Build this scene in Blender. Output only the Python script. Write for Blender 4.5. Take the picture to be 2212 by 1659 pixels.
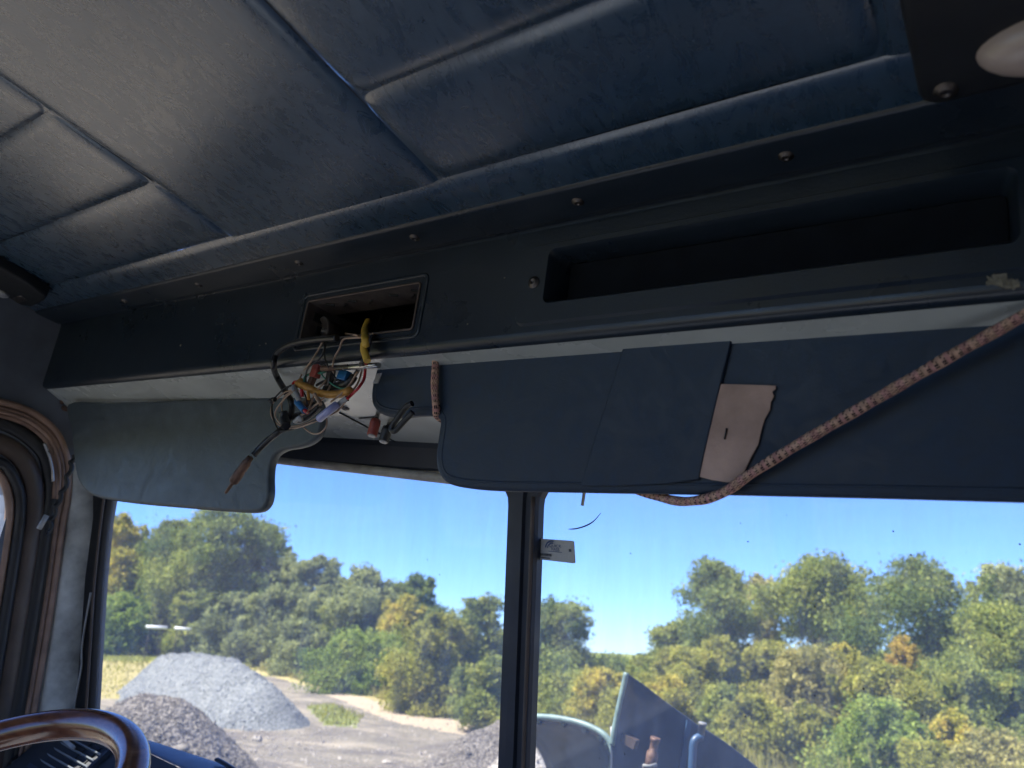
import bpy, bmesh, math, random
import numpy as np
from mathutils import Matrix, Vector
random.seed(7); RNG = np.random.default_rng(7)
for o in list(bpy.data.objects): bpy.data.objects.remove(o)
SC = bpy.context.scene; COL = SC.collection
# ------------------------------------------------------------------ camera, world, sun, exposure
F = 1600.0; CX, CY = 1106.0, 829.5                      # focal length and centre for a 2212 px wide picture
def cray(p): return np.array([p[0]-CX, -(p[1]-CY), F])   # right, up, forward
PITCH, ROLL = math.radians(19.5), math.radians(3.0)
def unit(v): v = np.array(v, float); return v/np.linalg.norm(v)
_X = unit(-cray((-1100, 950))); _Y = cray((2300, 1440)); _Y = unit(_Y-_X*(_X@_Y)); _Z = np.cross(_Y, _X)
if _Z[1] < 0: _Z = -_Z
M = np.array([_X, _Y, _Z])                               # the truck's own axes, seen from the camera
zw = np.array([math.sin(ROLL)*math.cos(PITCH), math.cos(ROLL)*math.cos(PITCH), math.sin(PITCH)])
yw = unit(M[1]-zw*(zw@M[1])); xw = np.cross(zw, yw)
if xw@M[0] < 0: xw = -xw
W = np.array([xw, yw, zw])
CAMLOC = np.array([0.0, 0.0, 2.4])
Rt = W@M.T
T = Matrix(((*Rt[0], 0), (*Rt[1], 0), (*Rt[2], 2.4), (0, 0, 0, 1)))   # truck frame -> world
cam = bpy.data.cameras.new('camera'); cam.lens = F/2212*36; cam.sensor_width = 36
cam.clip_start = 0.02; cam.clip_end = 3000
cam.dof.use_dof = True; cam.dof.focus_distance = 0.95; cam.dof.aperture_fstop = 6.4
camo = bpy.data.objects.new('camera', cam); COL.objects.link(camo)
camo.matrix_world = Matrix(((W[0,0], W[0,1], -W[0,2], 0), (W[1,0], W[1,1], -W[1,2], 0), (W[2,0], W[2,1], -W[2,2], 2.4), (0,0,0,1)))
SC.camera = camo
fwd = W[:, 2]; VIEW_AZ = math.atan2(fwd[0], fwd[1])       # azimuth from +Y towards +X
SUN_AZ = VIEW_AZ-math.radians(107); SUN_EL = math.radians(59)
sd = np.array([math.sin(SUN_AZ)*math.cos(SUN_EL), math.cos(SUN_AZ)*math.cos(SUN_EL), math.sin(SUN_EL)])
wd = bpy.data.worlds.new('World'); SC.world = wd; wd.use_nodes = True
nt = wd.node_tree; bg = nt.nodes['Background']; sky = nt.nodes.new('ShaderNodeTexSky')
sky.sky_type = 'NISHITA'; sky.sun_disc = False; sky.sun_elevation = SUN_EL; sky.sun_rotation = SUN_AZ % (2*math.pi)
sky.air_density = 1.0; sky.dust_density = 0.1; sky.ozone_density = 3.0; sky.altitude = 1500
tint = nt.nodes.new('ShaderNodeMix'); tint.data_type = 'RGBA'; tint.blend_type = 'MULTIPLY'; tint.inputs['Factor'].default_value = 1
nt.links.new(sky.outputs[0], tint.inputs['A']); tint.inputs['B'].default_value = (.47, .66, 1.13, 1)
nt.links.new(tint.outputs['Result'], bg.inputs[0]); bg.inputs[1].default_value = 0.090
sl = bpy.data.lights.new('sun', 'SUN'); sl.energy = 5.0; sl.angle = math.radians(0.53); sl.color = (1, .95, .87)
so = bpy.data.objects.new('sun', sl); COL.objects.link(so)
so.rotation_euler = Vector(sd).to_track_quat('Z', 'Y').to_euler(); so.location = (0, 0, 60)
SC.view_settings.view_transform = 'Standard'; SC.view_settings.look = 'None'
SC.view_settings.exposure = 1.78; SC.view_settings.gamma = 1; SC.view_settings.use_curve_mapping = False
cy = SC.cycles; cy.max_bounces = 8; cy.diffuse_bounces = 5; cy.glossy_bounces = 4; cy.transmission_bounces = 6
cy.transparent_max_bounces = 24; cy.caustics_reflective = False; cy.caustics_refractive = False
cy.use_denoising = True; cy.sample_clamp_indirect = 6.0
# ------------------------------------------------------------------ rays of the photograph's pixels onto real planes
def tr(p): return M@cray(p)
def onX(p, x): r = tr(p); return r*(x/r[0])
def onY(p, y): r = tr(p); return r*(y/r[1])
def onZ(p, z): r = tr(p); return r*(z/r[2])
def onP(p, o, n): r = tr(p); return r*((np.array(o)@np.array(n))/(r@np.array(n)))
def wray(p): return W@cray(p)
def ground_at(p): r = wray(p); return CAMLOC+r*(-2.4/r[2])
def at_dist(p, D): r = wray(p); h = math.hypot(r[0], r[1]); return CAMLOC+r*(D/h)
def z4(x, y): return (493.7+.2232*x, 576+.2232*y)
def z6(x, y): return (713.2+.1488*x, 740.6+.1488*y)
def plane3(a, b, c):
    n = unit(np.cross(np.array(b)-a, np.array(c)-a)); return np.array(a, float), n
# ------------------------------------------------------------------ materials
def mat(name):
    m = bpy.data.materials.new(name); m.use_nodes = True; return m, m.node_tree, m.node_tree.nodes['Principled BSDF']
def nd(t, typ, **kw):
    n = t.nodes.new(typ)
    for k, v in kw.items():
        if k in n.inputs: n.inputs[k].default_value = v
        else: setattr(n, k, v)
    return n
def ramp(t, src, stops):
    r = nd(t, 'ShaderNodeValToRGB'); e = r.color_ramp.elements
    while len(e) < len(stops): e.new(0.5)
    for el, (p, c) in zip(e, stops): el.position = p; el.color = (*c, 1) if len(c) == 3 else c
    t.links.new(src, r.inputs[0]); return r.outputs[0]
def coords(t, scale=(1, 1, 1), rot=(0, 0, 0), kind='Object'):
    c = nd(t, 'ShaderNodeTexCoord'); mp = nd(t, 'ShaderNodeMapping'); mp.inputs['Scale'].default_value = scale
    mp.inputs['Rotation'].default_value = rot; t.links.new(c.outputs[kind], mp.inputs[0]); return mp.outputs[0]
def noise(t, vec, scale, detail=6, rough=.55, dist=0):
    n = nd(t, 'ShaderNodeTexNoise', Scale=scale, Detail=detail, Roughness=rough, Distortion=dist)
    t.links.new(vec, n.inputs['Vector']); return n.outputs[0]
def bump(t, b, src, strength, dist, prev=None):
    n = nd(t, 'ShaderNodeBump', Strength=strength, Distance=dist); t.links.new(src, n.inputs['Height'])
    if prev: t.links.new(prev, n.inputs['Normal'])
    t.links.new(n.outputs[0], b.inputs['Normal']); return n.outputs[0]
def maprange(t, src, a, b, c, d):
    n = nd(t, 'ShaderNodeMapRange'); 
    for i, v in zip(range(1, 5), (a, b, c, d)): n.inputs[i].default_value = v
    t.links.new(src, n.inputs[0]); return n.outputs[0]
def simple(name, col, rough=.5, metal=0, var=.25, scale=30, bumps=None, spec=.5, coat=0, scuff=None):
    m, t, b = mat(name); v = coords(t)
    n = noise(t, v, scale)
    c0 = [x*(1-var) for x in col]; c1 = [min(1, x*(1+var)) for x in col]
    t.links.new(ramp(t, n, [(.3, c0), (.7, c1)]), b.inputs['Base Color'])
    b.inputs['Roughness'].default_value = rough; b.inputs['Metallic'].default_value = metal
    b.inputs['Specular IOR Level'].default_value = spec; b.inputs['Coat Weight'].default_value = coat
    t.links.new(maprange(t, noise(t, v, scale*.6), .3, .7, max(0, rough-.08), min(1, rough+.1)), b.inputs['Roughness'])
    pv = None
    for s, st, d in (bumps or []): pv = bump(t, b, noise(t, v, s), st, d, pv)
    return m
def vinyl(name, col, rough, fold=1.0, spec=.5):
    m, t, b = mat(name); v = coords(t); vs = coords(t, (1, .45, 1), (0, 0, .6))
    n1 = noise(t, vs, 48 if fold >= 1 else 26, 8, .68, 1.6); n2 = noise(t, v, 420, 4, .6); n3 = noise(t, v, 7, 5, .6, .8)
    n4 = nd(t, 'ShaderNodeTexVoronoi', Scale=55.0); n4.feature = 'DISTANCE_TO_EDGE'
    wv = nd(t, 'ShaderNodeVectorMath', operation='MULTIPLY_ADD'); wn = nd(t, 'ShaderNodeTexNoise', Scale=40.0, Detail=5.0)
    t.links.new(v, wn.inputs['Vector']); t.links.new(wn.outputs[1], wv.inputs[0]); wv.inputs[1].default_value = (.05, .05, .05); t.links.new(v, wv.inputs[2])
    t.links.new(wv.outputs[0], n4.inputs['Vector'])
    c = ramp(t, n1, [(.28, [x*.8 for x in col]), (.5, col), (.72, [x*1.4 for x in col])])
    t.links.new(c, b.inputs['Base Color'])
    t.links.new(maprange(t, n1, .3, .7, rough-.1, rough+.14), b.inputs['Roughness'])
    if fold >= 1: b.inputs['Coat Weight'].default_value = 1; b.inputs['Coat Roughness'].default_value = .24
    b.inputs['Specular IOR Level'].default_value = spec
    pv = bump(t, b, n3, .10*fold, .012)
    pv = bump(t, b, n1, (.20 if fold >= 1 else .30)*fold, .0012, pv)
    pv = bump(t, b, maprange(t, n4.outputs[0], 0, .12, 0, 1), .10*fold, .0004, pv)
    bump(t, b, n2, .28, .0005, pv)
    return m
MT = {}
MT['headliner'] = vinyl('headliner_vinyl', (.021, .050, .088), .27, 1.0, 1.0)
MT['visor'] = vinyl('visor_vinyl', (.048, .066, .080), .44, .8, .5)
MT['visor_dark'] = vinyl('visor_navy_vinyl', (.011, .025, .048), .48, .2, .35)
MT['header'] = simple('header_plastic', (.012, .020, .031), .32, 0, .12, 18, [(380, .3, .0006), (900, .25, .0003)], .5)
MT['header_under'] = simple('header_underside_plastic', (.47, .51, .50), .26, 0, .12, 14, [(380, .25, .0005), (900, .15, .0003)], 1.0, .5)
MT['black'] = simple('black_plastic', (.012, .014, .017), .42, 0, .2, 30, [(500, .2, .0003)])
MT['rubber'] = simple('black_rubber', (.014, .015, .018), .5, 0, .2, 30, [(300, .2, .0004)])
MT['navydark'] = simple('dark_navy_trim', (.014, .020, .034), .55, 0, .2, 20, [(400, .2, .0003)])
MT['brown'] = simple('brown_painted_trim', (.30, .195, .15), .38, 0, .3, 22, [(90, .2, .0008)], .5)
MT['brown_dark'] = simple('dark_brown_trim', (.075, .054, .045), .42, 0, .3, 18, [(90, .2, .0008)], .5)
MT['pillar'] = simple('worn_grey_pillar_paint', (.42, .43, .42), .5, 0, .5, 16, [(60, .25, .0012), (400, .15, .0003)])
MT['steel'] = simple('steel', (.45, .45, .45), .28, 1, .15, 60)
MT['rust'] = simple('rusty_steel', (.13, .075, .055), .6, .4, .4, 90, [(200, .4, .0006)])
MT['frame_pale'] = simple('dusty_pale_frame', (.36, .35, .33), .6, 0, .3, 40, [(200, .25, .0005)])
MT['paper'] = simple('kraft_paper', (.42, .295, .24), .8, 0, .32, 16, [(22, .9, .005), (300, .2, .0003)], .2)
MT['tan_wire'] = simple('tan_wire', (.36, .25, .18), .4, 0, .2, 60)
MT['black_wire'] = simple('black_wire', (.012, .013, .015), .38, 0, .1, 50)
MT['red_wire'] = simple('red_wire', (.42, .02, .03), .4, 0, .15, 50)
MT['green_wire'] = simple('green_wire', (.05, .22, .16), .4, 0, .15, 50)
MT['yellow_tape'] = simple('yellow_tape', (.62, .40, .06), .45, 0, .2, 80, [(150, .4, .0008)])
MT['ochre_tape'] = simple('ochre_tape', (.42, .21, .045), .5, 0, .3, 90, [(120, .5, .001)])
MT['blue_plastic'] = simple('blue_plastic', (.015, .13, .33), .35, 0, .15, 50)
MT['lavender'] = simple('lavender_sleeve', (.30, .32, .55), .35, 0, .15, 60)
MT['grey_sleeve'] = simple('grey_sleeve', (.32, .33, .34), .35, 0, .2, 60)
MT['red_plastic'] = simple('dusty_red_plastic', (.30, .06, .045), .5, 0, .25, 120, [(300, .3, .0004)])
MT['dash'] = simple('dash_plastic', (.035, .038, .045), .45, 0, .2, 25, [(500, .25, .0004)])
MT['dash_top'] = simple('dash_top_blue', (.05, .06, .08), .3, 0, .2, 25, [(400, .2, .0003)], .6)
MT['lens'] = simple('cloudy_lens', (.40, .33, .30), .25, 0, .08, 8, None, .6)
MT['card'] = simple('card_plastic', (.36, .355, .35), .4, 0, .06, 300)
MT['ink_blue'] = simple('blue_ink', (.015, .05, .16), .5, 0, .05)
MT['ink_grey'] = simple('grey_ink', (.05, .06, .08), .5, 0, .05)
def m_wood():
    m, t, b = mat('varnished_wood'); v = coords(t, (1, 1, 3))
    n = noise(t, v, 14, 8, .6, 2)
    t.links.new(ramp(t, n, [(.3, (.12, .035, .013)), (.6, (.26, .085, .03)), (.75, (.34, .13, .05))]), b.inputs['Base Color'])
    b.inputs['Roughness'].default_value = .22; b.inputs['Coat Weight'].default_value = .55; b.inputs['Coat Roughness'].default_value = .12
    bump(t, b, noise(t, v, 60), .05, .0006); return m
MT['wood'] = m_wood()
def m_glass(name, tint, dirt):
    m, t, b = mat(name); t.nodes.remove(b); out = t.nodes['Material Output']
    tp = nd(t, 'ShaderNodeBsdfTransparent'); tp.inputs[0].default_value = (*tint, 1)
    gl = nd(t, 'ShaderNodeBsdfGlossy'); gl.inputs['Roughness'].default_value = .02
    ge = nd(t, 'ShaderNodeNewGeometry'); dt_ = nd(t, 'ShaderNodeVectorMath', operation='DOT_PRODUCT'); t.links.new(ge.outputs['Normal'], dt_.inputs[0]); t.links.new(ge.outputs['Incoming'], dt_.inputs[1])
    ab = nd(t, 'ShaderNodeMath', operation='ABSOLUTE'); t.links.new(dt_.outputs['Value'], ab.inputs[0])
    om = nd(t, 'ShaderNodeMath', operation='SUBTRACT'); om.inputs[0].default_value = 1; t.links.new(ab.outputs[0], om.inputs[1])
    pw = nd(t, 'ShaderNodeMath', operation='POWER'); t.links.new(om.outputs[0], pw.inputs[0]); pw.inputs[1].default_value = 5
    fr = nd(t, 'ShaderNodeMath', operation='MULTIPLY_ADD'); t.links.new(pw.outputs[0], fr.inputs[0]); fr.inputs[1].default_value = .8; fr.inputs[2].default_value = .02
    mx = nd(t, 'ShaderNodeMixShader'); t.links.new(fr.outputs[0], mx.inputs[0]); t.links.new(tp.outputs[0], mx.inputs[1]); t.links.new(gl.outputs[0], mx.inputs[2])
    df = nd(t, 'ShaderNodeBsdfTranslucent'); df.inputs[0].default_value = (.75, .78, .8, 1)
    v = coords(t); vs = coords(t, (1, 1, .12))
    n = noise(t, v, 5, 7, .65); n2 = noise(t, vs, 40, 5, .7)
    mul = nd(t, 'ShaderNodeMath', operation='MULTIPLY'); t.links.new(maprange(t, n, .3, .75, .88, 1.05), mul.inputs[0]); t.links.new(maprange(t, n2, .35, .75, dirt*.7, dirt*1.4), mul.inputs[1])
    m2 = nd(t, 'ShaderNodeMixShader'); t.links.new(mul.outputs[0], m2.inputs[0]); t.links.new(mx.outputs[0], m2.inputs[1]); t.links.new(df.outputs[0], m2.inputs[2])
    t.links.new(m2.outputs[0], out.inputs['Surface']); return m
MT['glass'] = m_glass('dusty_windshield_glass', (.965, .98, .985), .10)  # real dust, with its veil raised to stand in for haze outside
MT['sideglass'] = m_glass('door_glass', (.96, .97, .97), .015)
def m_cord():
    m, t, b = mat('braided_cord'); uv = nd(t, 'ShaderNodeUVMap'); sp = nd(t, 'ShaderNodeSeparateXYZ'); t.links.new(uv.outputs[0], sp.inputs[0])
    def ma(op, a, bb, c=None):
        n = nd(t, 'ShaderNodeMath', operation=op)
        for i, x in enumerate((a, bb, c)):
            if x is None: continue
            if isinstance(x, (int, float)): n.inputs[i].default_value = x
            else: t.links.new(x, n.inputs[i])
        return n.outputs[0]
    u = ma('DIVIDE', sp.outputs[0], .0125); 
    v5 = ma('MULTIPLY', sp.outputs[1], 4.0); row = ma('FLOOR', v5, 0.0); fv = ma('FRACT', v5, 0.0)
    u2 = ma('FRACT', ma('ADD', u, ma('MULTIPLY', row, .0)), 0.0)
    def band(x, lo, hi): return ma('MULTIPLY', ma('GREATER_THAN', x, lo), ma('LESS_THAN', x, hi))
    dash = ma('MULTIPLY', ma('MAXIMUM', band(u2, .14, .32), band(u2, .62, .80)), band(fv, .15, .8))
    pink = band(u2, .30, .66)
    n = noise(t, coords(t), 160, 5)
    mixn = nd(t, 'ShaderNodeMix', data_type='RGBA'); t.links.new(pink, mixn.inputs['Factor'])
    mixn.inputs['A'].default_value = (.68, .46, .33, 1); mixn.inputs['B'].default_value = (.64, .36, .32, 1)
    mv = nd(t, 'ShaderNodeMix', data_type='RGBA', blend_type='MULTIPLY'); mv.inputs['Factor'].default_value = 1
    t.links.new(mixn.outputs['Result'], mv.inputs['A']); t.links.new(ramp(t, n, [(.3, (.6, .55, .55)), (.7, (1.1, 1.05, 1.05))]), mv.inputs['B'])
    md = nd(t, 'ShaderNodeMix', data_type='RGBA'); t.links.new(dash, md.inputs['Factor']); t.links.new(mv.outputs['Result'], md.inputs['A']); md.inputs['B'].default_value = (.012, .012, .016, 1)
    t.links.new(md.outputs['Result'], b.inputs['Base Color']); b.inputs['Roughness'].default_value = .85; b.inputs['Specular IOR Level'].default_value = .2
    w = ma('SINE', ma('ADD', ma('MULTIPLY', sp.outputs[0], 3800.0), ma('MULTIPLY', sp.outputs[1], 62.8)), 0.0)
    bump(t, b, w, .5, .0006); return m
MT['cord'] = m_cord()
# ------------------------------------------------------------------ objects
def tagd(o, label=None, cat=None, group=None, kind=None):
    for k, v in (('label', label), ('category', cat), ('group', group), ('kind', kind)):
        if v: o[k] = v
    return o
def mesh_obj(name, V, Fc, m, parent=None, smooth=True, base=None, truck=False):
    base = np.zeros(3) if base is None else np.array(base, float)
    me = bpy.data.meshes.new(name); V = np.array(V, float)-base
    me.from_pydata(V.tolist(), [], [list(map(int, f)) for f in Fc]); me.update()
    if len(me.polygons) < 12000:
        bm = bmesh.new(); bm.from_mesh(me); bmesh.ops.recalc_face_normals(bm, faces=bm.faces); bm.to_mesh(me); bm.free()
    me.polygons.foreach_set('use_smooth', [smooth and len(p.vertices) < 5 for p in me.polygons])
    o = bpy.data.objects.new(name, me); COL.objects.link(o); me.materials.append(m)
    if parent is not None: o.parent = parent
    elif truck: o.matrix_world = T@Matrix.Translation(Vector(base))
    else: o.location = base
    return o
ROOTBASE = {}
def root(name, base, truck, label, cat, group=None):
    o = bpy.data.objects.new(name, None); COL.objects.link(o); o.empty_display_size = .05
    base = np.array(base, float)
    o.matrix_world = T@Matrix.Translation(Vector(base)) if truck else Matrix.Translation(Vector(base))
    ROOTBASE[o.name] = base; tagd(o, label, cat, group); return o
def base_of(p):
    return ROOTBASE[p.name]
def part(name, V, Fc, m, p, smooth=True):
    o = mesh_obj(name, V, Fc, m, p, smooth, base_of(p)); ROOTBASE[o.name] = base_of(p); return o
def fix(o, inside=None):
    bm = bmesh.new(); bm.from_mesh(o.data); bmesh.ops.recalc_face_normals(bm, faces=bm.faces); bm.to_mesh(o.data); bm.free(); return o
def bevel(o, w, seg=2, ang=35):
    md = o.modifiers.new('bevel', 'BEVEL'); md.width = w; md.segments = seg; md.limit_method = 'ANGLE'; md.angle_limit = math.radians(ang)
    for p in o.data.polygons: p.use_smooth = True
    try: o.data.set_sharp_from_angle(angle=math.radians(50))
    except Exception: pass
    return o
def grid(P, closeu=False, closev=False):
    P = np.array(P, float); nu, nv = P.shape[:2]; idx = np.arange(nu*nv).reshape(nu, nv); Fc = []
    for i in range(nu if closeu else nu-1):
        for j in range(nv if closev else nv-1):
            Fc.append((idx[i, j], idx[(i+1) % nu, j], idx[(i+1) % nu, (j+1) % nv], idx[i, (j+1) % nv]))
    return P.reshape(-1, 3), Fc
def smoothpath(P, n=8):
    P = [np.array(p, float) for p in P]; out = []
    for i in range(len(P)-1):
        p0 = P[max(i-1, 0)]; p1 = P[i]; p2 = P[i+1]; p3 = P[min(i+2, len(P)-1)]
        for k in range(n):
            t = k/n; out.append(.5*((2*p1)+(-p0+p2)*t+(2*p0-5*p1+4*p2-p3)*t*t+(-p0+3*p1-3*p2+p3)*t**3))
    out.append(P[-1]); return np.array(out)
def frames(P, up=None):
    P = np.array(P); Tn = np.gradient(P, axis=0); Tn /= np.linalg.norm(Tn, axis=1)[:, None]+1e-12
    n = np.cross(Tn[0], [0, 0, 1.0] if up is None else up)
    if np.linalg.norm(n) < 1e-4: n = np.cross(Tn[0], [1.0, 0, 0])
    n = unit(n); N = []; B = []
    for t in Tn:
        if up is not None: n = unit(np.cross(t, up))
        else: n = unit(n-t*(n@t))
        N.append(n); B.append(np.cross(t, n))
    return np.array(N), np.array(B)
def tube(P, r, seg=8, cap=True, flat=1.0, up=None, radii=None):
    P = np.array(P); N, B = frames(P, up); R = np.full(len(P), r) if radii is None else np.array(radii)
    a = np.linspace(0, 2*np.pi, seg, endpoint=False)
    G = P[:, None]+(N[:, None]*np.cos(a)[None, :, None]+B[:, None]*np.sin(a)[None, :, None]*flat)*R[:, None, None]
    V, Fc = grid(G, closev=True); n = len(P)
    if cap: Fc.append(tuple(range(seg))[::-1]); Fc.append(tuple(range((n-1)*seg, n*seg)))
    return V, Fc
def sweep(P, prof, up):
    P = np.array(P); N, B = frames(P, up); pr = np.array(prof)
    G = P[:, None]+N[:, None]*pr[None, :, 0, None]+B[:, None]*pr[None, :, 1, None]
    return grid(G, closev=True)
def box(c, ax, h):
    c = np.array(c); A = [unit(a) for a in ax]
    V = [c+A[0]*h[0]*i+A[1]*h[1]*j+A[2]*h[2]*k for i in (-1, 1) for j in (-1, 1) for k in (-1, 1)]
    return V, [(0, 1, 3, 2), (4, 6, 7, 5), (0, 4, 5, 1), (2, 3, 7, 6), (0, 2, 6, 4), (1, 5, 7, 3)]
def abox(lo, hi):
    lo = np.array(lo); hi = np.array(hi); return box((lo+hi)/2, np.eye(3), (hi-lo)/2)
def join(*L):
    V = []; Fc = []
    for v, f in L:
        k = len(V); V += [np.array(q, float) for q in v]; Fc += [tuple(int(i)+k for i in g) for g in f]
    return V, Fc
def lathe(prof, c, ax, seg=16):
    ax = unit(ax); n = unit(np.cross(ax, [0, 0, 1.0] if abs(ax[2]) < .9 else [1.0, 0, 0])); b = np.cross(ax, n); c = np.array(c)
    a = np.linspace(0, 2*np.pi, seg, endpoint=False)
    G = [[c+ax*z+r*(n*math.cos(t)+b*math.sin(t)) for t in a] for r, z in prof]
    V, Fc = grid(G, closev=True); k = len(prof)
    Fc.append(tuple(range(seg))[::-1]); Fc.append(tuple(range((k-1)*seg, k*seg))); return V, Fc
def slab(outline, n, depth, rnd=.003, k=4):
    """Rounded slab: outline (closed, planar, Nx3) at the front, extruded along n."""
    P = np.array(outline); n = unit(n)
    tn = np.roll(P, -1, 0)-np.roll(P, 1, 0); tn /= np.linalg.norm(tn, axis=1)[:, None]; inn = np.cross(tn, n)
    c = P.mean(0)
    area = sum(np.cross(P[i]-c, P[(i+1) % len(P)]-c)@n for i in range(len(P)))
    if area > 0: inn = -inn
    rings = [P+inn*rnd*1.15]
    for i in range(k+1):
        a = math.pi/2*i/k; rings.append(P+inn*rnd*(1-math.sin(a))+n*rnd*(1-math.cos(a)))
    for i in range(k+1):
        a = math.pi/2*(1-i/k); rings.append(P+inn*rnd*(1-math.sin(a))+n*(depth-rnd*(1-math.cos(a))))
    rings.append(P+inn*rnd*1.15+n*depth)
    V, Fc = grid(np.array(rings), closev=True); N = len(P)
    Fc.append(tuple(range(N))[::-1]); Fc.append(tuple(range((len(rings)-1)*N, len(rings)*N))); return V, Fc
def densify(P, step):
    P = np.array(P, float); out = []
    for i in range(len(P)):
        a, b = P[i], P[(i+1) % len(P)]; m = max(1, int(np.linalg.norm(b-a)/step))
        for k in range(m): out.append(a+(b-a)*k/m)
    return np.array(out)
def closed_smooth(P, n=5):
    P = [np.array(p, float) for p in P]; N = len(P); out = []
    for i in range(N):
        p0, p1, p2, p3 = P[i-1], P[i], P[(i+1) % N], P[(i+2) % N]
        for k in range(n):
            t = k/n; out.append(.5*((2*p1)+(-p0+p2)*t+(2*p0-5*p1+4*p2-p3)*t*t+(-p0+3*p1-3*p2+p3)*t**3))
    return np.array(out)
# ================================================================== TRUCK CAB
cab = root('truck_cab', (-.64, 0, -1.3), True, 'dark blue padded interior of an old truck cab around the windshield', 'truck cab')
# ---- headliner: surface point for u (across) and v (towards the rear)
HN = unit((0, .148, 1.0))
def hl(u, v, d=0.0): return np.array([u, .54-v, .388+.148*v])-HN*d
def pillow(u0, u1, v0, v1, nu, nv, depth, wid, edges=(1, 1, 1, 1), ph=0.0):
    """Padded cell: falls into the seam on the chosen edges (u0, u1, v0, v1)."""
    def ax(a, b, n, e0, e1):
        s = np.linspace(0, 1, n); s = .5-.5*np.cos(np.pi*s); return a+(b-a)*s
    U = ax(u0, u1, nu, 0, 0); Vv = ax(v0, v1, nv, 0, 0); G = np.zeros((nu, nv, 3))
    for i, u in enumerate(U):
        for j, v in enumerate(Vv):
            ds = [x for x, e in zip((u-u0, u1-u, v-v0, v1-v), edges) if e]
            h = 0.0
            if ds:
                s = sum(math.exp(-d/wid)**1.0 for d in ds); h = -depth*min(1.0, s)
            if u1-u0 < .7: h += .0015*math.sin(9*u+ph)*math.sin(11*v+ph*2)
            G[i, j] = hl(u, v, h)
    return grid(G)
HB, HA, HR = -.885, -.51, -.085
hv, hf = pillow(HB, HA, .05, 1.45, 90, 130, .0048, .0075, (1, 1, 0, 0))
headliner = part('headliner', hv, hf, MT['headliner'], cab)
cells = [(-1.43, HB, .05, .165), (-1.43, HB, .165, .292), (-1.43, HB, .292, .62), (-1.43, HB, .62, 1.45),
         (HA, HR, .05, .172), (HA, HR, .172, .62), (HA, HR, .62, 1.45)]
for k, (a, b, c, d) in enumerate(cells):
    v, f = pillow(a, b, c, d, 90, 80, .0048, .0075, (1, 1, 1, 1), k*1.7); part('upholstery_panel', v, f, MT['headliner'], headliner)
for (a, b, c, d, e) in [(-1.64, .4, -.03, .05, (0, 0, 0, 1)), (-1.64, -1.43, .05, 1.45, (0, 1, 0, 0)), (HR, .4, .05, 1.45, (1, 0, 0, 0))]:
    v, f = pillow(a, b, c, d, 160 if d < .1 else 40, 24 if d < .1 else 100, .0048, .0075, e); part('border_strip', v, f, MT['headliner'], headliner)
# outer roof skin and rear, side and lower shell that close the cab
part('roof', *abox((-1.7, -.98, .68), (.46, .98, .72)), MT['black'], cab, False)
part('front_cap', *abox((-1.7, .93, .24), (.46, .98, .68)), MT['black'], cab, False)
def ringwall(outer, inner):
    bm = bmesh.new(); es = []
    for loop in (outer, inner):
        vs = [bm.verts.new(tuple(p)) for p in loop]
        es += [bm.edges.new((vs[i], vs[(i+1) % len(vs)])) for i in range(len(vs))]
    bmesh.ops.triangle_fill(bm, use_beauty=True, use_dissolve=False, edges=es); bm.verts.index_update()
    V = [np.array(v.co) for v in bm.verts]; Fc = [[v.index for v in f.verts] for f in bm.faces]; bm.free(); return V, Fc
def rrect(fn, a0, a1, b0, b1, r, n=6):
    out = []
    for (ca, cb, s) in ((a1-r, b1-r, 0), (a0+r, b1-r, 1), (a0+r, b0+r, 2), (a1-r, b0+r, 3)):
        for i in range(n+1):
            t = (s+i/n)*math.pi/2; out.append(fn(ca+r*math.cos(t), cb+r*math.sin(t)))
    return np.array(out)
MT['wallgrey'] = simple('grey_cab_lining', (.11, .13, .17), .6, 0, .15, 20)
def wallpart(name, fn, lim, win, m, r, d):
    o = part(name, *ringwall([fn(lim[0], lim[2]), fn(lim[1], lim[2]), fn(lim[1], lim[3]), fn(lim[0], lim[3])], rrect(fn, *win, r)), m, cab, False)
    md = o.modifiers.new('thick', 'SOLIDIFY'); md.thickness = d; md.offset = 0; return o
wallpart('side_wall', lambda a, b: np.array([-1.63, a, b]), (-.97, .775, -1.3, .70), (-.93, .60, -.85, .13), MT['wallgrey'], .13, .05)
wallpart('side_wall', lambda a, b: np.array([.40, a, b]), (-.97, .775, -1.3, .70), (.0, .45, -.45, .0), MT['wallgrey'], .09, .05)
wallpart('rear_wall', lambda a, b: np.array([a, -.99, b]), (-1.65, .42, -1.3, .70), (-1.52, -.1, -.55, .44), MT['wallgrey'], .08, .04)
MT['mat'] = simple('grey_floor_mat', (.30, .33, .38), .8, 0, .2, 12)  # unseen floor, kept pale to bounce light up into the cab
part('cab_floor', *abox((-1.65, -.97, -1.34), (.42, .95, -1.3)), MT['mat'], cab, False)
part('firewall', *abox((-1.65, .90, -1.3), (.42, .94, -.42)), MT['black'], cab, False)
part('door_window', *slab(rrect(lambda a, b: np.array([-1.635, a, b]), -.95, .59, -.87, .12, .12), (-1, 0, 0), .005, .001, 1), MT['sideglass'], cab, False)
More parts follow.
